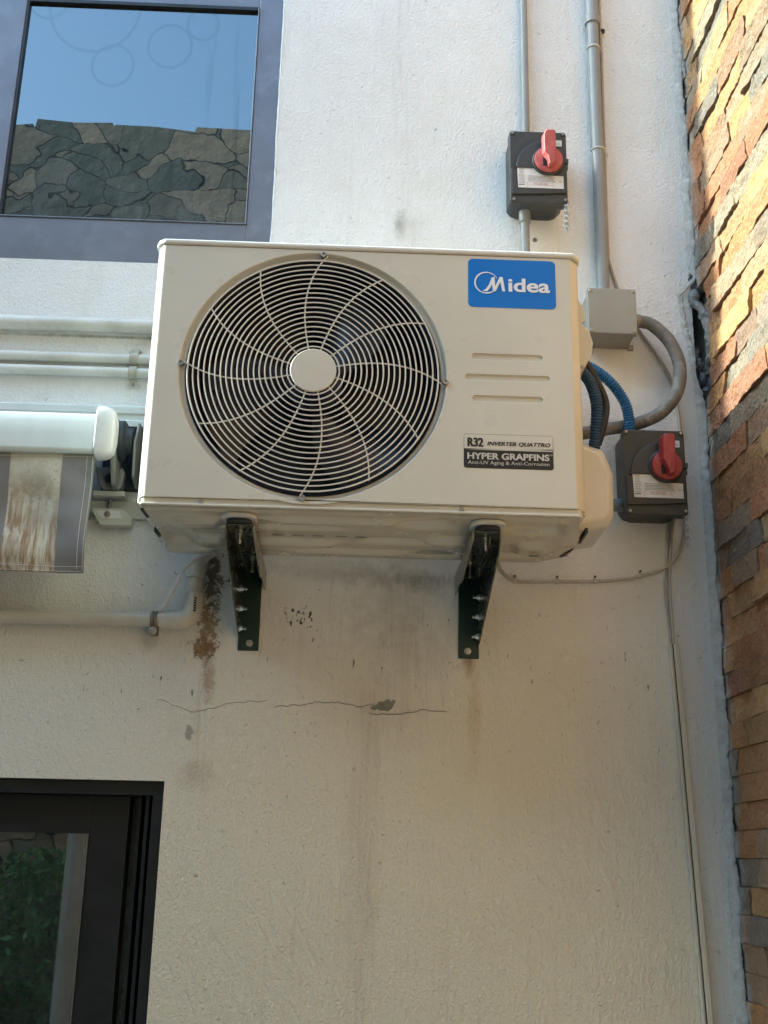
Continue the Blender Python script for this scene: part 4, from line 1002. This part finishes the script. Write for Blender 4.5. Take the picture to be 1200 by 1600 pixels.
# end cap
def capf():
    m = MB(); N = 26; rings = []
    for i, (x, s_) in enumerate(((AXE, 1.03), (AXE+.004, 1.06), (AXE+.018, 1.05), (AXE+.030, .98), (AXE+.038, .84), (AXE+.042, .55))):
        ring = []
        for k in range(N):
            a = 2*PI*k/N; c_, s2 = math.cos(a), math.sin(a)
            e = .55; yy = -.142+.026*s_*abs(c_)**e*(1 if c_ > 0 else -1); zz = .857+.055*s_*abs(s2)**e*(1 if s2 > 0 else -1)
            ring.append((x, yy-.001, zz))
        rings.append(ring)
    vs = [v for r in rings for v in r]; fs = [(i*N+k, i*N+(k+1) % N, (i+1)*N+(k+1) % N, (i+1)*N+k) for i in range(len(rings)-1) for k in range(N)]
    fs += [tuple(range(N)), tuple(range((len(rings)-1)*N, len(rings)*N))]
    return m.add(vs, fs)
capf().build('end_cap', AWN_CAP, aw, bevel=.002)
# arm casting, roller end and painted-in shade behind the cap
MB().prism([(-.030, .917), (-.105, .905), (-.118, .86), (-.110, .80), (-.085, .762), (-.055, .758), (-.030, .79)], -.522, -.512, 'x').build('end_plate', AWN_G, aw, bevel=.002)
MB().lathe((-.512, -.075, .865), [(.046, 0), (.046, .010), (.040, .014), (.030, .016), (.030, .03)], 'x', 32).build('roller_end', AWN_DK, aw, bevel=.001)
MB().prism([(-.030, .916), (-.060, .916), (-.095, .86), (-.08, .78), (-.03, .77)], -.480, -.474, 'x').build('gear_plate', AWN_G, aw, bevel=.002)
MB().box(-.56, -.32, -.014, -.003, .772, .917).build('back_shadow_plate', AWN_DK, aw, bevel=.001)  # dark sheet stands in for the shade on the wall here
MB().tube([(-.45, -.05, .835), (-.45, -.05, .770)], .012, 14).build('drive_shaft', RUBBER, aw)
bs = MB().prism([(-.566, .812), (-.505, .812), (-.500, .800), (-.504, .768), (-.512, .760), (-.545, .760), (-.556, .772)], -.055, -.030).build('arm_joint', AWN_G, aw, bevel=.004, seg=3)
MB().lathe((-.530, -.055, .785), [(.0115, 0), (.0115, -.006), (.007, -.006), (.007, -.003)], 'y', 18).build('pivot_bolt', AWN_DK, bs)
MB().box(-.566, -.497, -.052, -.018, .7475, .7585).build('clamp_jaw', AWN_BR, aw, bevel=.0015)
MB().box(-.80, -.40, -.016, -.002, .706, .7465).build('mounting_strip', AWN_BR, aw, bevel=.0015)
MB().lathe((-.531, -.030, .706), [(.0035, 0), (.0035, .042)], 'z', 12).build('clamp_rod', AWN_G, aw)
mb_ = MB().prism([(-.566, .722), (-.500, .722), (-.478, .700), (-.480, .684), (-.546, .684), (-.566, .712)], -.040, -.014).build('mounting_foot', AWN_BR, aw, bevel=.002)
MB().prism([(-.556, .716), (-.508, .716), (-.500, .700), (-.540, .697), (-.552, .706)], -.0402, -.0415).build('foot_recess', AWN_CAP, mb_, smooth=False)
MB().lathe((-.532, -.0415, .708), [(.0065, 0), (.0065, -.004), (.004, -.005)], 'y', 10).build('bolt', RUST, mb_)
# valance cloth
def vf(u, v):
    x = -1.9+(AXE+.002+1.9)*u; z = .8075-.2545*v
    q = Vector((x*5, z*7, 1.))
    y = -.148+.010*v+.026*noise.noise(q)*(v*1.4+.25)+.004*noise.noise(q*2.6)*min(1, v*4)
    d = (AXE-x)
    if d < .16: y += .010*math.sin((d*1.2+(.81-z))*26)*(1-d/.16)*min(1, v*5)*.8
    xx = x-.004*v*(1 if u > .99 else 1)
    return (xx, y, z)
m = MB().grid(vf, 300, 60)
val = m.build('valance', CLOTH, aw, ang=180)
org_fix(val, aw)
so_ = val.modifiers.new('thick', 'SOLIDIFY'); so_.thickness = .0012
# hems and stitching
def on_cloth(x, z):
    u = (x+1.9)/(AXE+.002+1.9); v = (.8075-z)/.2545
    p_ = Vector(vf(u, v)); return Vector((p_.x, p_.y-.0012, p_.z))
m = MB()
def stitch(a, b_, n):
    for k in range(n):
        t0, t1 = k/n, (k+.62)/n
        p0 = on_cloth(a[0]+(b_[0]-a[0])*t0, a[1]+(b_[1]-a[1])*t0); p1 = on_cloth(a[0]+(b_[0]-a[0])*t1, a[1]+(b_[1]-a[1])*t1)
        m.tube([p0, p1], .0006, 4)
stitch((-.561, .800), (-.561, .560), 60); stitch((-.549, .800), (-.549, .556), 60)
stitch((-1.0, .566), (-.549, .566), 110); stitch((-1.0, .556), (-.549, .556), 110); stitch((-1.0, .797), (-.549, .800), 110)
m.build('stitching', PAD, val)
